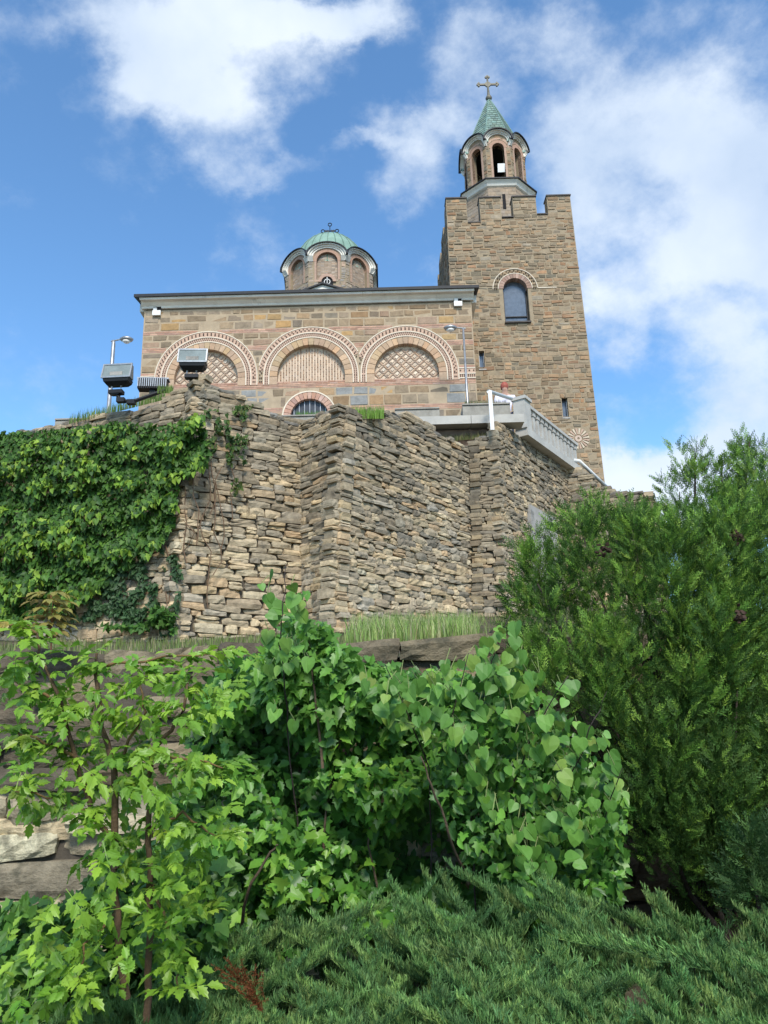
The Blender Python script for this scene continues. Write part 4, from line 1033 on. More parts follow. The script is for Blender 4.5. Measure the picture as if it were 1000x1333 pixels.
def flood(c, label, yaw=0., s=1., ribbed=False, tilt=.0, bracket=None):
    t = thing('floodlight', label, 'floodlight', c, 'floodlights on the wall top')
    Rz = Matrix.Rotation(yaw, 3, 'Z') @ Matrix.Rotation(tilt, 3, 'X')
    def X(p): v = Rz @ Vector(p); return np.array(c) + np.array(v) * s
    def hull(pts, F, name, m, par=None): return mk(name, [X(p) for p in pts], F, m, par or t)
    W_ = .22
    boxF = [(0, 1, 3, 2), (4, 6, 7, 5), (0, 4, 5, 1), (2, 3, 7, 6), (0, 2, 6, 4), (1, 5, 7, 3)]
    def bx(x0, x1, y0, y1, z0, z1, name, m, par=None): return hull([(x, y, z) for x in (x0, x1) for y in (y0, y1) for z in (z0, z1)], boxF, name, m, par)
    if not ribbed:
        # glass faces the viewer and the sky, dark tray below
        g = [(-W_, -.10, .10), (W_, -.10, .10), (W_, -.03, .34), (-W_, -.03, .34), (-W_, .08, .10), (W_, .08, .10), (W_, .06, .34), (-W_, .06, .34)]
        gf = [(0, 1, 2, 3), (4, 7, 6, 5), (0, 4, 5, 1), (1, 5, 6, 2), (2, 6, 7, 3), (3, 7, 4, 0)]
        gl_ = hull(g, gf, 'reflector_glass', SILVER)
        for zz_, yy_ in ((.095, -.112), (.345, -.04)): bx(-W_ - .015, W_ + .015, yy_, yy_ + .02, zz_ - .012, zz_ + .012, 'frame_bar', METALG, gl_)
        for xx in (-W_ - .008, W_ + .008):
            hull([(xx + i * .01, y_ + j, z_) for i in (-1, 1) for (y_, z_, j) in ((-.114, .09, 0), (-.04, .35, 0), (-.02, .35, 0), (-.09, .09, 0))], [(0, 1, 2, 3), (4, 7, 6, 5), (0, 4, 5, 1), (1, 5, 6, 2), (2, 6, 7, 3), (3, 7, 4, 0)], 'frame_side', METALG, gl_)
        bx(-.1, .1, -.093, -.075, .13, .19, 'lamp_tube', CONC, gl_)
        tray = [(-W_ * .96, -.10, .085), (W_ * .96, -.10, .085), (W_ * .96, .10, .085), (-W_ * .96, .10, .085), (-W_ * .7, -.04, -.02), (W_ * .7, -.04, -.02), (W_ * .7, .06, -.02), (-W_ * .7, .06, -.02),
                (-W_ * .9, -.09, .03), (W_ * .9, -.09, .03), (W_ * .9, .09, .03), (-W_ * .9, .09, .03)]
        hull(tray, [(0, 1, 2, 3), (7, 6, 5, 4)] + [(i, 8 + i, 8 + (i + 1) % 4, (i + 1) % 4) for i in range(4)] + [(8 + i, 4 + i, 4 + (i + 1) % 4, 8 + (i + 1) % 4) for i in range(4)], 'housing', METALD)
        b = MB(); b.tube([X((-.09, 0, -.02)), X((-.09, 0, -.1)), X((.06, 0, -.1)), X((.06, 0, -.02))], .018 * s, 6); b.build('yoke', METALG, t)
        bx(-.12, .1, -.06, .06, -.16, -.10, 'mount', METALD)
    else:
        bx(-.26, .26, -.1, .1, .0, .2, 'housing', METALD)
        for i in range(14): bx(-.25 + i * .038, -.235 + i * .038, -.14, -.101, .02, .18, 'fin', METALG)
        bx(-.28, .28, -.05, .12, .205, .235, 'lid', METALG)
        bx(-.05, .05, -.05, .05, -.15, -.001, 'mount', METALD)
    if bracket is not None:
        MB().tube(bracket, .035, 6).build('bracket_arm', METALD, t)
        b = MB()
        for p in bracket[:-1]: b.obox(np.array(p), (.07, 0, 0), (0, .05, 0), (0, 0, .04))
        b.build('bracket_joints', METALD, t)
fc = P(153, 501, 12.6)
flood(fc, 'square silver floodlight on a bent bracket arm, silhouetted against the sky left of the church', -.05, 1.12, bracket=[fc + (-.02, 0, -.16), fc + (.08, 0, -.3), fc + (.25, .05, -.32), P(215, 508, 12.9)])
fc = P(251, 481, 12.55)
flood(fc, 'square silver floodlight on the pointed corner of the wall in front of the left arch', .06, 1.1)
fc = P(251, 492, 12.6)
MB().lathe(fc[0], fc[1], [(.05, fc[2] - .35), (.05, fc[2] - .1)], 8).build('floodlight_stub', METALD)
bpy.data.objects['floodlight_stub']['label'] = 'dark mounting stub under the floodlight on the pointed wall corner'; bpy.data.objects['floodlight_stub']['category'] = 'mount'
flood(P(199, 508, 13.6), 'dark ribbed floodlight lying low between the two silver ones', .1, 1.05, ribbed=True)

pt = thing('person', 'person with reddish hair in a white shirt leaning behind the balustrade post', 'person', (P(657, 520, 18.4)[0], 18.4, 8.24))
hx, hy, hz_ = WL[pt.name]; hz_ = 8.24
def skin(name, vs, es, rs, m, parent, root=0):
    me = bpy.data.meshes.new(name); o_ = np.array(vs[root]); me.from_pydata([tuple(np.array(v) - o_) for v in vs], es, []); me.materials.append(m)
    o = link(name, me, parent, o_)
    md = o.modifiers.new('skin', 'SKIN'); md.use_smooth_shade = True
    for i, r in enumerate(rs):
        me.skin_vertices[0].data[i].radius = (r, r) if not hasattr(r, '__len__') else r
    me.skin_vertices[0].data[root].use_root = True
    sb = o.modifiers.new('sub', 'SUBSURF'); sb.levels = 1; sb.render_levels = 2
    return o
k = P(657, 513, 18.4)[2] - hz_ ; k = k / 1.5
def q(x, y, z): return (hx + x, hy + y, hz_ + z * k)
skin('body', [q(0, 0, .95), q(0, -.03, 1.15), q(0, -.08, 1.36), q(.0, -.11, 1.47), q(.0, -.14, 1.56), q(0, -.15, 1.66),
              q(-.18, -.09, 1.38), q(-.24, -.12, 1.1), q(-.16, -.34, .98), q(.18, -.09, 1.38), q(.24, -.12, 1.1), q(.16, -.34, .98),
              q(-.1, 0, .88), q(-.11, -.02, .48), q(-.11, .02, .06), q(-.12, -.14, .03), q(.1, 0, .88), q(.11, -.02, .48), q(.11, .02, .06), q(.12, -.14, .03)],
     [(0, 1), (1, 2), (2, 3), (3, 4), (4, 5), (2, 6), (6, 7), (7, 8), (2, 9), (9, 10), (10, 11), (0, 12), (12, 13), (13, 14), (14, 15), (0, 16), (16, 17), (17, 18), (18, 19)],
     [.13, .12, .14, .055, .085, .07, .06, .045, .032, .06, .045, .032, .085, .06, .045, .035, .085, .06, .045, .035], SKIN, pt)
skin('shirt', [q(0, 0, .92), q(0, -.03, 1.15), q(0, -.08, 1.38), q(-.2, -.09, 1.37), q(-.245, -.11, 1.16), q(.2, -.09, 1.37), q(.245, -.11, 1.16)],
     [(0, 1), (1, 2), (2, 3), (3, 4), (2, 5), (5, 6)], [(.17, .15), (.165, .14), (.15, .13), .085, .075, .085, .075], SHIRT, pt, 1)
skin('trousers', [q(0, 0, .9), q(-.1, 0, .84), q(-.11, -.02, .48), q(-.11, .02, .1), q(.1, 0, .84), q(.11, -.02, .48), q(.11, .02, .1)],
     [(0, 1), (1, 2), (2, 3), (0, 4), (4, 5), (5, 6)], [.14, .11, .08, .07, .11, .08, .07], TROUS, pt)
b = MB(); hc_ = np.array(q(0, -.13, 1.66)); V = [hc_ + np.array([.105 * math.cos(a) * math.cos(e), .12 * math.sin(a) * math.cos(e) + .02, .13 * math.sin(e)]) for e in np.linspace(-.5, 1.5, 7) for a in np.linspace(0, 2 * math.pi, 12, endpoint=False)]
b.add(V, [(i * 12 + j, i * 12 + (j + 1) % 12, (i + 1) * 12 + (j + 1) % 12, (i + 1) * 12 + j) for i in range(6) for j in range(12)]); b.build('hair', HAIR, pt, True)

# ------------------------------------------------------------------ foliage toolkit
def half(pts, fold=.14, droop=.12):
    """leaf outline from its right half; two faces folded along the midrib"""
    V = [(0, 0, 0)] + [(x, y, abs(x) * fold * 2 - droop * y * y) for x, y in pts[1:-1]] + [(0, pts[-1][1], -droop * pts[-1][1] ** 2)]
    n = len(V); V += [(-x, y, z) for x, y, z in V[1:n - 1]]; mid = len(V); V += [(0, .5, -droop * .25)]
    R = list(range(0, n)) + [mid]; Lh = [0, mid, n - 1] + list(range(mid - 1, n - 1, -1))
    return np.array(V, float), [tuple(R), tuple(Lh)]
HEART = half([(0, 0), (.12, -.10), (.32, -.08), (.47, .08), (.50, .3), (.40, .55), (.2, .8), (0, 1.0)], .12, .18)
LEAFLET = half([(0, 0), (.10, .1), (.27, .27), (.20, .36), (.33, .54), (.2, .6), (.2, .78), (.08, .84), (0, 1.05)], .14, .2)
LOBED = half([(0, 0), (.22, -.12), (.46, -.12), (.34, .10), (.56, .34), (.28, .42), (.22, .68), (0, 1.0)], .12, .16)
OVAL = half([(0, 0), (.14, .1), (.24, .3), (.25, .5), (.17, .75), (0, 1)], .14, .2)
def compound(n_pairs, rng, tip=True, stem_r=.012):
    V = []; F = []; n = 0
    def put(tm, R, T):
        nonlocal n
        v = tm[0] @ R.T + T; V.append(v); F.extend([tuple(i + n for i in f) for f in tm[1]]); n += len(v)
    ax = lambda t: np.array([0, t, -.22 * t * t])
    for i in range(n_pairs):
        t = .35 + .5 * i / max(1, n_pairs); 
        for sg in (-1, 1):
            an = sg * rng.uniform(.8, 1.15); d = np.array([math.sin(an), math.cos(an), -rng.uniform(.1, .45)]); d /= np.linalg.norm(d)
            nrm = np.array([rng.normal(0, .2), rng.normal(0, .2), 1.]); x = np.cross(d, nrm); x /= np.linalg.norm(x); nrm = np.cross(x, d)
            s = rng.uniform(.42, .55) * (1 if i else .95); put(LEAFLET, np.column_stack([x, d, nrm]) * s, ax(t))
    d = np.array([rng.normal(0, .1), 1., -.5]); d /= np.linalg.norm(d); nrm = np.array([0, .3, 1.]); x = np.cross(d, nrm); x /= np.linalg.norm(x); nrm = np.cross(x, d)
    put(LEAFLET, np.column_stack([x, d, nrm]) * rng.uniform(.5, .62), ax(.88))
    V.append(np.array([(-stem_r, 0, 0), (stem_r, 0, 0), ax(.9) + (stem_r, 0, 0), ax(.9) - (stem_r, 0, 0), ax(.45) + (stem_r, 0, 0), ax(.45) - (stem_r, 0, 0)])); F.extend([(n, n + 1, n + 4, n + 5), (n + 5, n + 4, n + 2, n + 3)])
    return np.concatenate(V), F
def bases(nrm, dr):
    """columns side, direction, normal"""
    dr = dr / np.linalg.norm(dr, axis=1, keepdims=True); x = np.cross(dr, nrm); x /= (np.linalg.norm(x, axis=1, keepdims=True) + 1e-9); z = np.cross(x, dr)
    return np.stack([x, dr, z], axis=2)
def plant(parent, tmpl, T, R, S_, cols, m, nvar=8, limit=300, name='leaf', rest='small_leaves', rng=RNG):
    """nearest and largest leaves as parts that share mesh data, the rest joined"""
    n = len(T); vis = S_ / np.linalg.norm(T - EYE, axis=1); order = np.argsort(-vis); tid = rng.integers(0, len(tmpl), n)
    if limit:
        top = order[:limit]; cl = np.argsort(cols[top].sum(1)); groups = np.array_split(top[cl], nvar)
        for g in groups:
            if len(g) == 0: continue
            cm = cols[g].mean(0)
            for ti in range(len(tmpl)):
                gi = g[tid[g] == ti]
                if len(gi) == 0: continue
                V, F = tmpl[ti]; me = bpy.data.meshes.new(name); me.from_pydata(np.asarray(V).tolist(), [], [tuple(f) for f in F]); me.materials.append(m)
                c = np.ones((len(V), 4), np.float32); c[:, :3] = cm; me.color_attributes.new('Col', 'FLOAT_COLOR', 'POINT').data.foreach_set('color', c.ravel())
                for i in gi:
                    o = bpy.data.objects.new(name, me); COL.objects.link(o); o.parent = parent
                    MM = Matrix.Identity(4); RR = R[i] * S_[i]
                    for a in range(3):
                        for b_ in range(3): MM[a][b_] = RR[a][b_]
                        MM[a][3] = T[i][a] - WL[parent.name][a]
                    o.matrix_local = MM
        order = order[limit:]
    if len(order): bigmesh(rest, tmpl, (tid[order], R[order] * S_[order][:, None, None], T[order]), m, parent, cols[order], WL[parent.name], kind='stuff')
def inpoly(px, py, poly):
    r = np.zeros(len(px), bool); j = len(poly) - 1
    for i in range(len(poly)):
        xi, yi = poly[i]; xj, yj = poly[j]
        c = ((yi > py) != (yj > py)) & (px < (xj - xi) * (py - yi) / (yj - yi + 1e-9) + xi); r ^= c; j = i
    return r
def sample(poly, n, rng=RNG):
    xs = [p[0] for p in poly]; ys = [p[1] for p in poly]; X = []; Y = []
    while len(X) < n:
        a = rng.uniform(min(xs), max(xs), n); b_ = rng.uniform(min(ys), max(ys), n); k_ = inpoly(a, b_, poly); X += list(a[k_]); Y += list(b_[k_])
    return np.array(X[:n]), np.array(Y[:n])
def nz(a, b_, c=0.): return np.array([mn.noise((x, y, c)) for x, y in zip(a, b_)])
def colmix(n, cs, j=.12, rng=RNG, w=None):
    cs = np.array(cs); c = cs[rng.choice(len(cs), n, p=w)]; return c * (1 + rng.normal(0, j, (n, 1))) * (1 + rng.normal(0, .04, (n, 3)))

# ------------------------------------------------------------------ ivy on the left bay
iv = thing('ivy', 'dense bright green ivy covering the left part of the dry stone wall', 'ivy', (-5.5, 13, 3))
a0, a1 = np.array(L_), np.array(xy(A_)); dA = (a1 - a0) / np.linalg.norm(a1 - a0); nA = np.array([dA[1], -dA[0]]); nA = nA if nA[1] < 0 else -nA
def on_face(px, py, off):
    d = cf[None] + cr[None] * ((px[:, None] - 500) / 1000) - cu[None] * ((py[:, None] - 666.5) / 1000)
    # face leans: shift plane outwards towards the foot
    z0 = 5.; base = a0[None] + nA[None] * off[:, None]
    for _ in range(3):
        sh = (7.3 - z0) * .085; bs = base + nA[None] * (sh if hasattr(sh, '__len__') else np.full(len(px), sh))[:, None]
        t_ = ((bs - EYE[:2]) @ nA if False else ((bs - EYE[None, :2]) * nA[None]).sum(1)) / (d[:, :2] @ nA); p = EYE[None] + d * t_[:, None]; z0 = p[:, 2]
    return p
lush = [(-60, 556), (40, 562), (90, 556), (150, 548), (215, 552), (262, 535), (272, 575), (268, 610), (232, 622), (228, 680), (195, 722), (150, 745), (120, 775), (70, 800), (-60, 815)]
px, py = sample(lush, 9500)
cl = nz(px / 42, py / 30, 3.3) * .9 + nz(px / 18, py / 14, 9.) * .4
off = .10 + np.clip(.16 + cl * .38, 0, .5) * RNG.uniform(.35, 1, len(px)); T = on_face(px, py, off)
Nn_ = np.array([nA[0], nA[1], 0.])[None] * .8 + np.array([0, 0, 1.])[None] * (.55 + RNG.uniform(-.2, .5, (len(px), 1))) + RNG.normal(0, .38, (len(px), 3))
Dr = np.array([0, -.25, -1.])[None] + RNG.normal(0, .42, (len(px), 3)); young = (cl > .12)
cols = colmix(len(px), [(.05, .12, .018), (.065, .15, .022), (.04, .10, .02), (.085, .18, .025)]); cy = colmix(len(px), [(.20, .33, .035), (.24, .36, .04), (.15, .28, .035)]); yk = young & (RNG.random(len(px)) < .45); cols[yk] = cy[yk]
Sz = RNG.uniform(.07, .135, len(px))
sp = [(196, 722), (232, 690), (236, 760), (226, 828), (150, 812), (60, 805), (110, 770)]
px2, py2 = sample(sp, 2600); k_ = nz(px2 / 16, py2 / 16, 1.) > -.12 + .35 * (px2 > 190); px2, py2 = px2[k_], py2[k_]
T2 = on_face(px2, py2, RNG.uniform(.06, .13, len(px2))); n2 = len(px2)
N2 = np.array([nA[0], nA[1], .5])[None] + RNG.normal(0, .4, (n2, 3)); D2 = np.array([0, -.2, -1.])[None] + RNG.normal(0, .6, (n2, 3))
c2 = colmix(n2, [(.045, .095, .035), (.055, .11, .04), (.04, .08, .03)]); S2 = RNG.uniform(.05, .1, n2)
# trails spilling over the corner
px3, py3 = sample([(262, 540), (330, 528), (325, 580), (318, 640), (308, 650), (300, 600), (282, 590), (270, 610)], 700); k_ = nz(px3 / 9, py3 / 30, 5.) > .02; px3, py3 = px3[k_], py3[k_]; n3 = len(px3)
T3 = np.array([hit(a, c, xy(A_), xy(B_)) for a, c in zip(px3, py3)]); T3[:, 1] -= .1 + (7.3 - T3[:, 2]) * .07 + RNG.uniform(0, .06, n3)
N3 = np.array([-.2, -1, .5])[None] + RNG.normal(0, .4, (n3, 3)); D3 = np.array([0, 0, -1.])[None] + RNG.normal(0, .5, (n3, 3)); c3 = colmix(n3, [(.06, .12, .03), (.09, .13, .03), (.05, .1, .03)]); S3 = RNG.uniform(.05, .1, n3)
px4, py4 = sample([(120, 815), (232, 815), (222, 826), (228, 800), (200, 790), (190, 822)], 300); T4 = on_face(px4, py4, RNG.uniform(.1, .35, 300)); N4 = np.tile([0, -.6, .8], (300, 1)) + RNG.normal(0, .4, (300, 3)); D4 = RNG.normal(0, 1, (300, 3)); c4 = colmix(300, [(.05, .13, .02), (.08, .17, .03)]); S4 = RNG.uniform(.07, .12, 300)
plant(iv, [LOBED, half([(0, 0), (.2, -.08), (.4, .1), (.36, .4), (.2, .7), (0, 1)])], np.concatenate([T, T2, T3, T4]), bases(np.concatenate([Nn_, N2, N3, N4]), np.concatenate([Dr, D2, D3, D4])), np.concatenate([Sz, S2, S3, S4]), np.concatenate([cols, c2, c3, c4]), GLOSSY)
b = MB()
for i in range(26):
    x_ = RNG.uniform(60, 320); y_ = RNG.uniform(560, 700); pts = []
    for j in range(7):
        if x_ < 262: p = on_face(np.array([x_]), np.array([y_]), np.array([.05]))[0]
        else: p = hit(x_, y_, xy(A_), xy(B_)); p[1] -= .1 + (7.3 - p[2]) * .07
        pts.append(p); x_ += RNG.normal(0, 5); y_ += 18
        if y_ > 800: break
    if len(pts) > 2: b.tube(pts, .009, 4, (.16, .10, .06))
b.build('stems', BARK, iv)

# ------------------------------------------------------------------ grass
def blades(parent_name, label, cat, pts, h, w, cs, rng, lean=.35):
    n = len(pts); th_ = rng.uniform(0, 2 * math.pi, n); H = rng.uniform(h * .5, h, n)
    tm = (np.array([(-.5, 0, 0), (.5, 0, 0), (.35, .12, .5), (-.35, .12, .5), (0, .5, 1.)]), [(0, 1, 2, 3), (3, 2, 4)])
    R = np.zeros((n, 3, 3)); c_, s_ = np.cos(th_), np.sin(th_)
    R[:, 0, 0] = c_ * w; R[:, 1, 0] = s_ * w; L_n = lean * H * rng.uniform(.2, 1.4, n); R[:, 0, 1] = -s_ * L_n; R[:, 1, 1] = c_ * L_n; R[:, 2, 2] = H
    o = bigmesh(parent_name, [tm], (np.zeros(n, int), R, pts), GRASS, None, colmix(n, cs, .15, rng), pts.mean(0), kind='stuff'); setp(o, label, cat); return o
rg = np.random.default_rng(9)
n = 9000; gx = rg.uniform(-6, 4.4, n); gy = 5.45 + rg.random(n) ** .8 * 11; k_ = np.array([wally(x) - .25 > y for x, y in zip(gx, gy)]); gx, gy = gx[k_], gy[k_]
pts = np.array([(x, y, gz(x, y)) for x, y in zip(gx, gy)])
blades('grass', 'short green grass on the bank at the foot of the dry stone wall', 'grass', pts, .13, .014, [(.14, .2, .05), (.2, .25, .08), (.12, .16, .04), (.26, .23, .12)], rg)
px, py = sample([(455, 815), (470, 800), (520, 795), (560, 790), (600, 788), (625, 800), (618, 825), (450, 828)], 2600, rg)
pts = Pn(px, np.full(len(px), 828.) + rg.uniform(-4, 8, len(px)), np.where(px > 540, rg.uniform(9, 12, len(px)), rg.uniform(8, 11, len(px)))); pts[:, 2] = [gz(x, y) - .02 for x, y in pts[:, :2]]
blades('tall_grass', 'tuft of tall pale green grass just behind the top of the low dark wall', 'grass', pts, .42, .014, [(.30, .40, .12), (.22, .34, .08), (.40, .40, .2)], rg, .75)
def tuft(px0, px1, py, Y, n, h, label, spread=.2, cs=[(.12, .22, .04), (.2, .26, .07), (.09, .18, .03)]):
    x = rg.uniform(px0, px1, n); pts = Pn(x, np.interp(x, [px0, px1], py if hasattr(py, '__len__') else [py, py]), Y + rg.uniform(0, spread, n)); blades('grass_tuft', label, 'grass', pts, h, .012, cs, rg)
tuft(432, 500, 545, 13.3, 900, .30, 'bright green grass tuft on top of the middle stone wall bay', .4, [(.16, .3, .04), (.2, .34, .06)])
tuft(205, 225, 512, 12.8, 200, .2, 'grass tuft on the wall top beside the ribbed floodlight')
tuft(90, 215, [552, 520], 13.2, 500, .26, 'thin grass along the sloping wall top left of the pointed corner', .3)
tuft(575, 640, [575, 570], 16.6, 500, .2, 'dry grass on the wall top below the edge slab', .3, [(.22, .2, .09), (.15, .18, .06)])
tuft(605, 660, 527, 17.5, 300, .16, 'dry stems in the long planter beside the balustrade', .2, [(.2, .18, .1), (.14, .18, .07)])
tuft(385, 425, 543, 17.8, 260, .2, 'green weeds in the pale planter below the half round opening', .2, [(.12, .24, .04)])

# ------------------------------------------------------------------ bushes in front
def leafy(th_, poly, n, Y0, amp, thick, sc, tmpl, size, cs, m, seed, facing_=.75, droop=.5, limit=300, jcol=.14, light=None, drp=None):
    px, py = sample(poly, n); cl = nz(px / sc, py / (sc * .8), seed) + .5 * nz(px / (sc * .4), py / (sc * .35), seed + 7)
    Y = (Y0(px, py) if callable(Y0) else np.full(n, Y0)) - cl * amp + RNG.random(n) ** 1.3 * thick
    T = Pn(px, py, Y)
    e = 6.; gx_ = nz((px + e) / sc, py / (sc * .8), seed) - nz((px - e) / sc, py / (sc * .8), seed); gy_ = nz(px / sc, (py + e) / (sc * .8), seed) - nz(px / sc, (py - e) / (sc * .8), seed)
    Nn = np.zeros((n, 3)); Nn[:, 0] = -gx_ * 1.5; Nn[:, 1] = -facing_; Nn[:, 2] = .6 + gy_ * 1.5; Nn += RNG.normal(0, .34, (n, 3))
    Dr = RNG.normal(0, .6, (n, 3)); Dr[:, 2] -= droop; Dr[:, 1] -= .25
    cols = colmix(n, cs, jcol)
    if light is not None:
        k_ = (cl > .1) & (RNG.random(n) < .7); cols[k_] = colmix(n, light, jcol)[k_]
    plant(th_, tmpl, T, bases(Nn, Dr), RNG.uniform(size[0], size[1], n), cols, m, limit=limit)
def stems(th_, lines, r0=.008, r1=.003, c=(.10, .07, .045)):
    for ln in lines:
        b = MB(); P3 = [P(*p) for p in ln]; 
        # resample with a little wobble
        pts = []
        for i in range(len(P3) - 1):
            for f in np.linspace(0, 1, 4, endpoint=False): pts.append(P3[i] * (1 - f) + P3[i + 1] * f + (RNG.normal(0, .004, 3) if (i or f) else 0))
        pts.append(P3[-1]); b.tube(pts, list(np.linspace(r0, r1, len(pts))), 6, c); b.build('stem', BARK, th_, True)

# thicket of lobed leaves in the middle
t = thing('creeper_bush', 'large mid green bush of lobed leaves filling the middle foreground', 'bush', (0, 4.2, .2))
polyB = [(262, 900), (300, 850), (345, 850), (380, 800), (430, 830), (470, 860), (520, 868), (600, 870), (650, 900), (700, 960), (780, 1050), (815, 1100), (800, 1180), (740, 1240), (560, 1200), (480, 1220), (300, 1260), (220, 1240), (200, 1100), (250, 1000)]
def YB_(px, py):
    y = 4.3 - (py - 850) / 400 * .42
    hol = np.exp(-((px - 560) / 75) ** 2 - ((py - 1110) / 45) ** 2) * 1.0 + np.exp(-((px - 640) / 60) ** 2 - ((py - 1100) / 60) ** 2) * .5; return y + hol
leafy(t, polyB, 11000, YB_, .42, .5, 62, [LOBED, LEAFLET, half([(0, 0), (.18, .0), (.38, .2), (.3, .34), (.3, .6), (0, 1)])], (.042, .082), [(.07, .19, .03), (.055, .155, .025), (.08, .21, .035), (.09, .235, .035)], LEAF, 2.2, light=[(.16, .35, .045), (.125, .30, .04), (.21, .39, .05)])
stems(t, [[(420, 1230, 4.2), (425, 1050, 4.2), (450, 930, 4.1), (455, 880, 4.1)], [(610, 1150, 3.8), (585, 1090, 3.5), (560, 1020, 3.4), (548, 985, 3.38)], [(310, 1240, 3.6), (322, 1160, 3.3), (352, 1110, 3.28), (362, 1100, 3.28)], [(700, 1200, 4.3), (680, 1050, 4.3), (640, 900, 4.3)], [(500, 1220, 4.2), (480, 1100, 4.2), (500, 900, 4.2)]])
# bright shoots on top of the thicket
t = thing('leafy_shrub', 'bright green leafy shrub topping the thicket right under the tall redbud shoot', 'shrub', (-.3, 4.1, .2))
leafy(t, [(345, 850), (380, 800), (420, 810), (450, 850), (520, 880), (540, 920), (450, 950), (380, 930), (330, 900)], 900, 3.95, .15, .25, 30, [LEAFLET, LOBED], (.05, .09), [(.12, .28, .04), (.15, .32, .05), (.09, .22, .035)], LEAF, 12.2)
stems(t, [[(420, 1000, 4.0), (410, 900, 3.95), (400, 820, 3.95)]])

# redbud: heart leaves on long shoots
t = thing('redbud', 'redbud shrub with large round heart shaped leaves, one tall shoot standing before the stone wall', 'shrub', (.7, 3.8, .2))
rb_lines = [[(620, 1200, 4.1), (610, 1000, 3.95), (640, 860, 3.6), (665, 800, 3.55)], [(700, 1200, 4.1), (720, 1060, 3.85), (770, 950, 3.4), (790, 900, 3.4)], [(560, 1200, 4.2), (560, 1000, 4.0), (520, 900, 3.7), (500, 860, 3.6)],
            [(390, 1100, 4.3), (376, 950, 4.1), (366, 840, 3.6), (368, 800, 3.5), (372, 735, 3.5)], [(740, 1180, 3.9), (780, 1080, 3.7), (810, 1000, 3.35)], [(640, 1100, 3.9), (690, 960, 3.6), (740, 880, 3.4)], [(600, 1050, 3.9), (590, 930, 3.6), (610, 850, 3.45)]]
stems(t, rb_lines, .0045, .002, (.06, .045, .04))
regs = [([(540, 870), (610, 850), (650, 830), (690, 870), (755, 880), (740, 930), (800, 960), (815, 1040), (790, 1090), (720, 1085), (640, 1050), (560, 960)], 270, 3.55),
        ([(610, 840), (670, 800), (690, 840), (650, 890), (600, 890)], 40, 3.5), ([(470, 870), (560, 880), (600, 930), (540, 960), (480, 930)], 50, 3.5),
        ([(335, 735), (362, 745), (358, 800), (338, 800)], 8, 3.5), ([(372, 740), (402, 745), (400, 800), (376, 810)], 8, 3.48), ([(340, 820), (420, 820), (400, 880), (345, 870)], 14, 3.5), ([(350, 900), (390, 900), (390, 950), (350, 950)], 3, 3.4),
        ([(620, 1040), (800, 1060), (780, 1130), (680, 1130)], 50, 3.5)]
T = []; 
for poly, n, Y in regs:
    px, py = sample(poly, n); q_ = Pn(px, py, Y + RNG.uniform(-.15, .3, n) - .12 * nz(px / 50, py / 50, 4)); T.append(q_)
T = np.concatenate(T); n = len(T)
Nn = np.array([0, -.9, .55])[None] + RNG.normal(0, .33, (n, 3)); Dr = np.array([0, -.15, -1.])[None] + RNG.normal(0, .38, (n, 3))
Dr += RNG.normal(0, .25, (n, 3)); cols = colmix(n, [(.12, .28, .04), (.09, .23, .035), (.16, .33, .045), (.12, .26, .055)], .12); yl = RNG.random(n) < .08; cols[yl] = (.22, .30, .06)
plant(t, [HEART, half([(0, 0), (.14, -.08), (.36, -.05), (.5, .15), (.48, .4), (.3, .7), (0, .95)], .05, .3)], T, bases(Nn, Dr), np.where(T[:, 2] > 2.3, RNG.uniform(.08, .12, n), RNG.uniform(.036, .08, n)), cols, mat('redbud_leaf', rough=.5, scale=30, var=.1, bump=0, trans=.3, spec=.4))
b = MB()
for i in range(n):
    if RNG.random() < .6: e = T[i] + (RNG.normal(0, .03), .08, RNG.uniform(.02, .08)); b.tube([T[i], e], .0022, 3, (.16, .2, .07))
b.build('leaf_stalks', BARK, t, kind='stuff')

t = thing('creeper_vine', 'small leafed green creeper winding through the heart leaved shrub', 'creeper', (.8, 3.6, .2))
leafy(t, [(560, 900), (640, 860), (700, 900), (760, 960), (815, 1040), (820, 1130), (790, 1180), (700, 1190), (620, 1130), (560, 1040)], 1500, 3.62, .2, .3, 34, [LOBED, LEAFLET, OVAL], (.035, .065), [(.07, .19, .03), (.055, .155, .025), (.09, .22, .035)], LEAF, 33.2, light=[(.16, .34, .045), (.13, .30, .04)], limit=200)
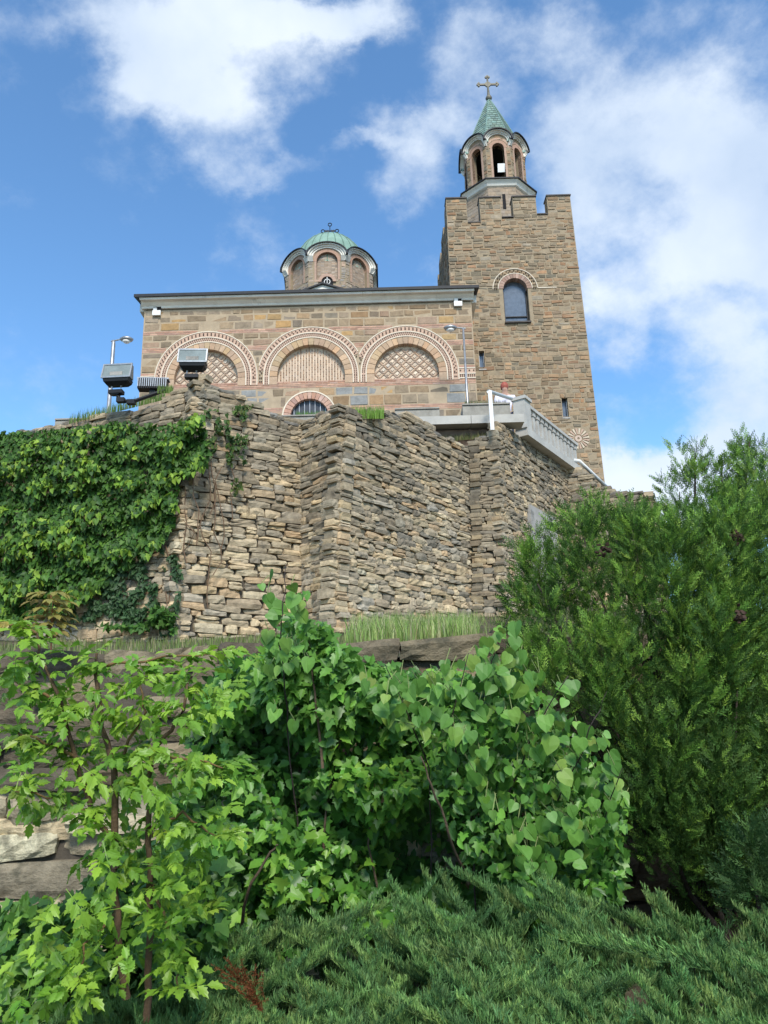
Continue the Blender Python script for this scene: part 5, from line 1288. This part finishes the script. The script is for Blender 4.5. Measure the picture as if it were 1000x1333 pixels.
# box elder sapling on the left
t = thing('maple_sapling', 'young sapling with drooping lime green toothed leaflets on slim brown stems at far left', 'sapling', (-.85, 2.6, .2))
be = [[(165, 1300, 2.6), (150, 1190, 2.58), (148, 1100, 2.56), (122, 1060, 2.55), (100, 985, 2.55), (82, 920, 2.5), (55, 860, 2.5), (48, 825, 2.5)],
      [(150, 1130, 2.56), (148, 1000, 2.5), (130, 930, 2.5), (124, 870, 2.5), (126, 850, 2.5)],
      [(190, 1330, 2.7), (197, 1200, 2.6), (194, 1060, 2.55), (196, 980, 2.5), (232, 940, 2.45), (250, 880, 2.45)],
      [(150, 1190, 2.6), (110, 1230, 2.5), (95, 1290, 2.4)], [(197, 1150, 2.6), (230, 1230, 2.5), (232, 1290, 2.45)], [(122, 1060, 2.55), (70, 1040, 2.5), (20, 1030, 2.45)],
      [(148, 1000, 2.5), (190, 930, 2.45), (180, 880, 2.45)], [(196, 980, 2.5), (250, 990, 2.4), (290, 1000, 2.4)], [(100, 985, 2.55), (50, 960, 2.5), (5, 950, 2.5)], [(194, 1080, 2.55), (240, 1060, 2.5), (285, 1090, 2.45)],
      [(48, 825, 2.5), (20, 815, 2.5), (0, 812, 2.5)], [(124, 870, 2.5), (190, 860, 2.5), (280, 850, 2.55)], [(82, 920, 2.5), (30, 890, 2.5), (0, 880, 2.5)]]
stems(t, be[:3], .012, .004, (.13, .08, .045)); stems(t, be[3:], .006, .002, (.16, .10, .04))
T = []; D = []
for ln in be:
    P3 = [P(*p) for p in ln]; acc = 0
    for i in range(len(P3) - 1):
        sg = P3[i + 1] - P3[i]; ls = np.linalg.norm(sg); f = 0
        while f < ls:
            hfr = (i + f / ls) / len(P3)
            if ln is be[0] or ln is be[1] or ln is be[2]:
                if hfr < .22: f += .05; continue
            for k in range(2):
                T.append(P3[i] + sg * f / ls); an = RNG.uniform(0, 2 * math.pi); D.append((math.cos(an), math.sin(an) * .8 - .1, RNG.uniform(-.35, .45)))
            f += RNG.uniform(.026, .045)
    for k in range(4): T.append(P3[-1]); D.append((RNG.normal(0, 1), RNG.normal(0, .6), .4))
# extra leaf sprays through the crown
px, py = sample([(0, 815), (60, 825), (120, 860), (200, 880), (290, 850), (310, 880), (280, 1000), (295, 1060), (260, 1110), (290, 1160), (240, 1270), (130, 1290), (0, 1333), (0, 1240), (60, 1160), (90, 1090), (40, 1060), (10, 1010), (0, 930)], 520)
k_ = nz(px / 55, py / 45, 8.) > -.12; px, py = px[k_], py[k_]; ex = Pn(px, py, 2.5 + RNG.uniform(-.25, .3, len(px))); T = np.concatenate([np.array(T), ex]); D = np.concatenate([np.array(D), RNG.normal(0, .7, (len(ex), 3)) + (0, -.1, -.1)])
n = len(T); rg = np.random.default_rng(2); comp = [compound(2, rg), compound(1, rg), compound(2, rg), compound(3, rg)]
Nn = np.array([0, -.45, 1.])[None] + RNG.normal(0, .28, (n, 3)); hz2 = (T[:, 2] - .6) / 1.8
cols = colmix(n, [(.17, .33, .03), (.22, .38, .035), (.14, .30, .03), (.26, .41, .04)], .12)
tip = T[:, 2] > 1.85; cols[tip & (RNG.random(n) < .25)] = (.34, .27, .05); cols[(T[:, 2] > 1.93) & (RNG.random(n) < .2)] = (.36, .15, .06)
plant(t, comp, T, bases(Nn, D), RNG.uniform(.05, .095, n), cols, LEAF, nvar=6, rest='small_leaves', rng=np.random.default_rng(4))
# weeds and creeper at lower left
t = thing('creeper_bush', 'low leafy creeper at the bottom left corner beside the juniper', 'bush', (-1, 3, .2))
leafy(t, [(0, 1170), (80, 1180), (150, 1120), (230, 1100), (300, 1130), (290, 1220), (240, 1300), (150, 1340), (0, 1380)], 2300, 3.1, .15, .35, 45, [LOBED, LEAFLET], (.045, .08), [(.07, .18, .03), (.055, .14, .025), (.09, .21, .035)], LEAF, 5.5, light=[(.14, .28, .045)])
t = thing('creeper_bush', 'dark leafed creeper hanging over the low wall between the sapling and the tall shoot', 'bush', (-.9, 4.6, 1))
leafy(t, [(262, 905), (300, 860), (360, 860), (370, 930), (330, 1000), (270, 1010), (250, 960)], 1200, 4.55, .12, .25, 40, [OVAL, LOBED], (.05, .09), [(.05, .12, .03), (.04, .10, .025), (.06, .14, .035)], LEAF, 15.5)
# small reddish sapling on the bank
t = thing('sumac_seedling', 'small seedling with orange tinted ferny leaves standing before the ivy', 'seedling', P(66, 840, 4.9))
b_ = P(66, 835, 4.9); tp = P(66, 772, 4.9); stems(t, [[(66, 850, 4.9), (68, 810, 4.9), (66, 775, 4.9)]], .005, .002, (.25, .1, .06))
T = []; D = []
for f in np.linspace(.2, 1, 6):
    for k in range(5): an = 2 * math.pi * k / 5 + f * 3; T.append(b_ * (1 - f) + tp * f); D.append((math.cos(an), math.sin(an), .1))
T = np.array(T); D = np.array(D); n = len(T); plant(t, [compound(3, rg, stem_r=.006)], T, bases(np.tile([0, -.3, 1.], (n, 1)), D), np.full(n, .13), colmix(n, [(.24, .26, .05), (.30, .16, .06), (.2, .28, .05)]), LEAF, nvar=3)

# ------------------------------------------------------------------ conifers
def blade2(V, F, p, d, L_, w, nrm, n):
    x = np.cross(d, nrm); x /= (np.linalg.norm(x) + 1e-9); m_ = p + d * L_ * .45
    V += [p - x * w * .35, m_ - x * w, p + d * L_, m_ + x * w]; F.append((n, n + 1, n + 2, n + 3)); return n + 4
def blade1(V, F, p, d, L_, w, nrm, n):
    x = np.cross(d, nrm); x /= (np.linalg.norm(x) + 1e-9)
    V += [p - x * w, p + x * w, p + d * L_]; F.append((n, n + 1, n + 2)); return n + 3
def spray(rng, nb, Lm, ang, sub, w, flat=.12, upcurl=.1):
    """flat scaly spray of unit length along +y"""
    V = []; F = []; n = 0
    n = blade2(V, F, np.zeros(3), np.array([0, 1., 0]), 1.0, w * .7, np.array([0, 0, 1.]), n)
    for i in range(nb):
        t_ = .08 + .86 * i / nb; sg = 1 if i % 2 else -1; L1 = Lm * (1 - t_ * .75) * rng.uniform(.75, 1.2); an = sg * (ang + rng.normal(0, .12))
        d = np.array([math.sin(an), math.cos(an), rng.normal(0, flat)]); d /= np.linalg.norm(d); p = np.array([0, t_, -upcurl * t_ * (1 - t_)]); nn = np.array([rng.normal(0, .3), rng.normal(0, .3), 1.])
        n = blade2(V, F, p, d, L1, w, nn, n)
        for j in range(sub):
            t2 = (j + .7) / (sub + .5); s2 = 1 if j % 2 else -1; a2_ = an + s2 * (ang * .85 + rng.normal(0, .15)); d2_ = np.array([math.sin(a2_), math.cos(a2_), rng.normal(0, flat * 1.4)]); d2_ /= np.linalg.norm(d2_)
            n = blade2(V, F, p + d * L1 * t2 * .85, d2_, L1 * .42 * (1.1 - t2 * .5), w * .9, nn, n)
    return np.array(V), F
def conifer(name, label, cat, base, tufts, tmpl, per, slen, cs, light, branches, seed, cone=None, spread=.16, upb=.9, tlen=.5, limit=0):
    rng = np.random.default_rng(seed); t = thing(name, label, cat, base); T = []; D = []; Nn = []; C_ = []; S_ = []
    for (c, ax, ln, rad, tone) in tufts:
        ax = ax / np.linalg.norm(ax); u = np.cross(ax, (0, 1., .1)); u /= np.linalg.norm(u); v = np.cross(ax, u)
        f = rng.random(per) ** .8; an = rng.uniform(0, 2 * math.pi, per); rr = rad * (1.05 - f) ** .55 * np.sqrt(rng.uniform(.15, 1, per))
        rad_d = u[None] * np.cos(an)[:, None] + v[None] * np.sin(an)[:, None]
        T.append(c[None] + ax[None] * (f * ln)[:, None] + rad_d * rr[:, None]); D.append(ax[None] * upb + rad_d * .75 + rng.normal(0, .18, (per, 3))); Nn.append(np.cross(D[-1], rad_d) + rng.normal(0, .5, (per, 3)))
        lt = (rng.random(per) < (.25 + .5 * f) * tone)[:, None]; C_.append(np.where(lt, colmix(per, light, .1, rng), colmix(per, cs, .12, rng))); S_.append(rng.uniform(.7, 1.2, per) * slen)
    T, D, Nn, C_, S_ = [np.concatenate(a) for a in (T, D, Nn, C_, S_)]
    bigmesh('foliage', tmpl, (rng.integers(0, len(tmpl), len(T)), bases(Nn, D) * S_[:, None, None], T), NEEDLE, t, C_, base, kind='stuff')
    for ln in branches:
        b = MB(); b.tube([np.array(p, float) for p in ln[0]], ln[1], 7, (.045, .034, .026)); b.build(ln[2], BARK, t, True)
    return t
rg = np.random.default_rng(31)
TH_T = [spray(rg, 10, .36, .56, 2, .026) for _ in range(4)]
# big thuja on the right
polyT = [(684, 810), (676, 745), (698, 715), (730, 708), (755, 676), (790, 664), (815, 668), (840, 672), (862, 690), (890, 660), (905, 640), (940, 670), (960, 640), (985, 610), (1060, 600), (1120, 800), (1120, 1180), (1000, 1190), (940, 1180), (895, 1110), (840, 1080), (800, 1010), (760, 930), (710, 890), (684, 860)]
def edge_d(px, py): return 0
tufts = []
px, py = sample(polyT, 430, rg)
px = np.concatenate([px, rg.uniform(880, 1010, 45), rg.uniform(890, 1010, 34)]); py = np.concatenate([py, rg.uniform(690, 830, 45), rg.uniform(1090, 1190, 34)])
for a, c in zip(px, py):
    ctr = np.array([870., 880.]); rr = math.hypot((a - 890) / 240, (c - 900) / 270); Y = 4.75 - .75 * math.sqrt(max(0, 1 - min(1, rr) ** 2)) + rg.uniform(-.12, .35)
    p = P(a, c, Y); ax = np.array([(a - 870) / 600 + rg.normal(0, .2), -.35 + rg.normal(0, .2), 1. + rg.normal(0, .15)]); ln = rg.uniform(.22, .42)
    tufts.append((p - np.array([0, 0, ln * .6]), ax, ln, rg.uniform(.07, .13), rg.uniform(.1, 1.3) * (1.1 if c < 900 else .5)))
for i in range(120):   # far side
    a = rg.uniform(730, 1080); c = rg.uniform(700, 1120); p = P(a, c, rg.uniform(4.8, 5.3)); p[1] = max(p[1], 4.6); tufts.append((p, np.array([rg.normal(0, .3), .3, 1.]), rg.uniform(.25, .4), .14, .3))
B0 = P(960, 1250, 4.5); B0[2] = .2
def br(a, c, Y, r0=.02, via=None):
    e = P(a, c, Y); m1 = B0 * .6 + e * .4 + (rg.normal(0, .06), 0, .1); m2 = B0 * .3 + e * .7 + (rg.normal(0, .05), 0, .05); return ([B0 + (0, 0, .2), m1, m2, e], [r0, r0 * .7, r0 * .5, r0 * .2], 'branch')
brs = [([B0, B0 + (0, 0, .6), P(870, 960, 4.5), P(850, 850, 4.5), P(830, 720, 4.5)], [.05, .04, .03, .02, .008], 'trunk')]
brs += [br(*p) for p in ((700, 760, 4.4), (760, 700, 4.3), (800, 690, 4.5), (900, 690, 4.4), (960, 680, 4.5), (1000, 760, 4.3), (740, 860, 4.3), (820, 900, 4.1), (900, 850, 4.0), (960, 900, 4.1), (990, 1000, 4.1), (700, 820, 4.5), (830, 1040, 4.2))]
DK = [(.06, .13, .026), (.072, .15, .03), (.046, .10, .022), (.08, .16, .03)]; LT = [(.19, .33, .05), (.23, .37, .055), (.15, .29, .045)]
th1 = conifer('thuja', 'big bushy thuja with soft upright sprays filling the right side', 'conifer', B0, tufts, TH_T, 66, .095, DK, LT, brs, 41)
CONE = mat('brown_cones', (.05, .028, .018), attr=False, bump=.2)
for i, (a, c, Y) in enumerate(((790, 714, 4.05), (906, 707, 4.1), (958, 697, 4.05), (963, 800, 3.8))):
    b = MB(); o_ = P(a, c, Y)
    for k in range(26):
        q_ = o_ + rg.normal(0, .018, 3); d = rg.normal(0, 1, 3); d /= np.linalg.norm(d); b.obox(q_, d * .010, np.cross(d, (0, 0, 1)) * .006, np.cross(d, (0, 1, 0)) * .006)
    b.build('cone_cluster', CONE, th1)
# second, looser conifer behind at the upper right
tufts = []
for (ax_, ay, n_) in ((905, 600, 12), (940, 615, 14), (975, 590, 16), (882, 640, 8), (1010, 600, 14), (925, 640, 12), (960, 640, 12), (985, 640, 12), (1040, 650, 14)):
    for i in range(n_):
        a = ax_ + rg.normal(0, 9); c = ay + i * (90 / n_) + rg.normal(0, 6); p = P(a, c, 6.3 + rg.uniform(-.3, .3)); ln = rg.uniform(.12, .24); tufts.append((p, np.array([rg.normal(0, .25), rg.normal(0, .2), 1.]), ln, rg.uniform(.03, .07), .9))
B1 = P(960, 900, 6.4); B1[2] = 2.2
brs = [([B1, P(960, 760, 6.4), P(965, 680, 6.35), P(976, 575, 6.3)], [.05, .04, .02, .006], 'trunk')] + [([P(962, 720, 6.4), P(a, 660, 6.35), P(a, c, 6.3)], [.02, .012, .004], 'branch') for a, c in ((905, 590), (940, 605), (885, 640), (1010, 590))]
conifer('cypress', 'looser conifer with open branch tips rising against the sky behind the thuja', 'conifer', B1, tufts, TH_T, 24, .12, DK, LT, brs, 43)
# dark young conifer at the right edge
tufts = []
for i in range(50):
    a = rg.uniform(975, 1090); c = rg.uniform(1110, 1230); p = P(a, c, rg.uniform(3.3, 3.9)); tufts.append((p, np.array([-.3 + rg.normal(0, .3), -.3, .8]), rg.uniform(.12, .25), .06, .35))
B2 = P(1000, 1280, 3.6); B2[2] = .2
conifer('cypress', 'small dark blue green conifer low at the right edge beside the juniper', 'conifer', B2, tufts, TH_T, 30, .10, [(.035, .08, .024), (.042, .09, .026)], [(.08, .16, .04)], [([B2, P(985, 1150, 3.6)], [.03, .01], 'trunk')], 44)

# spreading junipers along the bottom
def plume(rng):
    V = []; F = []; n = 0
    n = blade2(V, F, np.zeros(3), np.array([0, 1., 0]), 1.0, .012, np.array([0, 0, 1.]), n)
    for i in range(30):
        t_ = .04 + .94 * i / 30; L1 = rng.uniform(.16, .34) * (1.15 - t_ * .6)
        d = np.array([rng.normal(0, .30), .75 + rng.normal(0, .12), .62 + rng.normal(0, .2)]); d /= np.linalg.norm(d); p = np.array([rng.normal(0, .012), t_, 0]); nn = rng.normal(0, 1, 3)
        n = blade2(V, F, p, d, L1, .014, nn, n)
        for j in range(4):
            t2 = .25 + .18 * j; d2_ = d + rng.normal(0, .28, 3); d2_ /= np.linalg.norm(d2_); n = blade1(V, F, p + d * L1 * t2, d2_, L1 * .45, .012, rng.normal(0, 1, 3), n)
    return np.array(V), F
JT = [plume(rg) for _ in range(4)]
def topline(px): return np.interp(px, [60, 140, 230, 330, 400, 470, 540, 640, 700, 760, 850, 930, 1000], [1265, 1240, 1215, 1185, 1165, 1140, 1128, 1118, 1120, 1145, 1155, 1150, 1165])
def juniper(px0, px1, label, seed, n):
    rng = np.random.default_rng(seed); T = []; D = []; xc = P((px0 + px1) / 2, 1250, 2.8); base = np.array([xc[0], 2.9, .2]); t = thing('spreading_juniper', label, 'juniper', base, 'spreading junipers along the bottom')
    per = 13; nc = n // per; n = nc * per
    px = rng.uniform(px0, px1, nc); f = (np.arange(nc) + rng.random(nc)) / nc
    tl = topline(px) + 26 * nz(px / 30, f * 3, seed) + 10; py = tl + f * (1450 - tl); Y = 3.3 - f * 1.3 + rng.uniform(-.05, .05, nc)
    tp = Pn(px, py, Y)
    az = np.where(rng.random(nc) < .72, -1., 1.) * rng.uniform(.35, 1.25, nc); Dc = np.stack([np.sin(az), -.25 + rng.normal(0, .2, nc), .66 + rng.normal(0, .16, nc)], 1); Dc /= np.linalg.norm(Dc, axis=1, keepdims=True)
    Lc = rng.uniform(.28, .5, nc); side = np.cross(Dc, np.array([0, 0, 1.])[None]); side /= np.linalg.norm(side, axis=1, keepdims=True)
    g = np.tile(np.linspace(0, 1, per), nc); ci = np.repeat(np.arange(nc), per); sg = np.where(np.arange(n) % 2, 1., -1.)
    Ls = (.24 - .11 * g) * rng.uniform(.8, 1.15, n); D = Dc[ci] * 1.0 + side[ci] * (sg * (.55 - .45 * g) * rng.uniform(.5, 1.2, n))[:, None] + rng.normal(0, .09, (n, 3)); D[:, 2] += .12
    T = tp[ci] - Dc[ci] * (Lc[ci] * (1 - g) + Ls * .6)[:, None]; T[:, 2] -= .015 * g; Nn = np.array([0, -.25, 1.])[None] + rng.normal(0, .15, (n, 3))
    cols = colmix(n, [(.125, .25, .08), (.105, .22, .075), (.145, .28, .085)], .13, rng); k_ = rng.random(n) < .35; cols[k_] = colmix(n, [(.24, .37, .11), (.20, .33, .10)], .1, rng)[k_]; cols *= rng.uniform(.75, 1.2, nc)[ci][:, None]
    bigmesh('foliage', JT, (rng.integers(0, 4, n), bases(Nn, D) * Ls[:, None, None], T), NEEDLE, t, cols, base, kind='stuff')
    for i in range(8):
        e = P(rng.uniform(px0, px1), rng.uniform(1300, 1380), rng.uniform(2.7, 3.1)); e[2] = min(e[2], .62); b = MB(); b.tube([base, (base + e) / 2 + (0, 0, -.05), e], [.02, .014, .006], 6, (.09, .055, .035)); b.build('branch', BARK, t, True)
    return t
juniper(90, 400, 'spreading juniper at the lower left with one rust brown twig', 51, 1500)
juniper(370, 720, 'feathery spreading juniper in the middle of the bottom edge', 52, 1900)
juniper(690, 1150, 'spreading juniper at the lower right in front of the dark conifer', 53, 2100)
jb = bpy.data.objects['spreading_juniper']
T = []; D = []
for f in np.linspace(0, 1, 26): T.append(P(348 - 38 * f, 1318 - 46 * f, 2.25) + rg.normal(0, .006, 3)); D.append((-.6 + rg.normal(0, .4), -.3, .8 + rg.normal(0, .3)))
T = np.array(T); n = len(T); bigmesh('brown_twig', JT, (rg.integers(0, 4, n), bases(np.tile([0, -1., .4], (n, 1)), np.array(D)) * .07, T), NEEDLE, jb, colmix(n, [(.28, .10, .04), (.22, .08, .03)]), WL[jb.name], kind='stuff')
# dead litter under the thuja
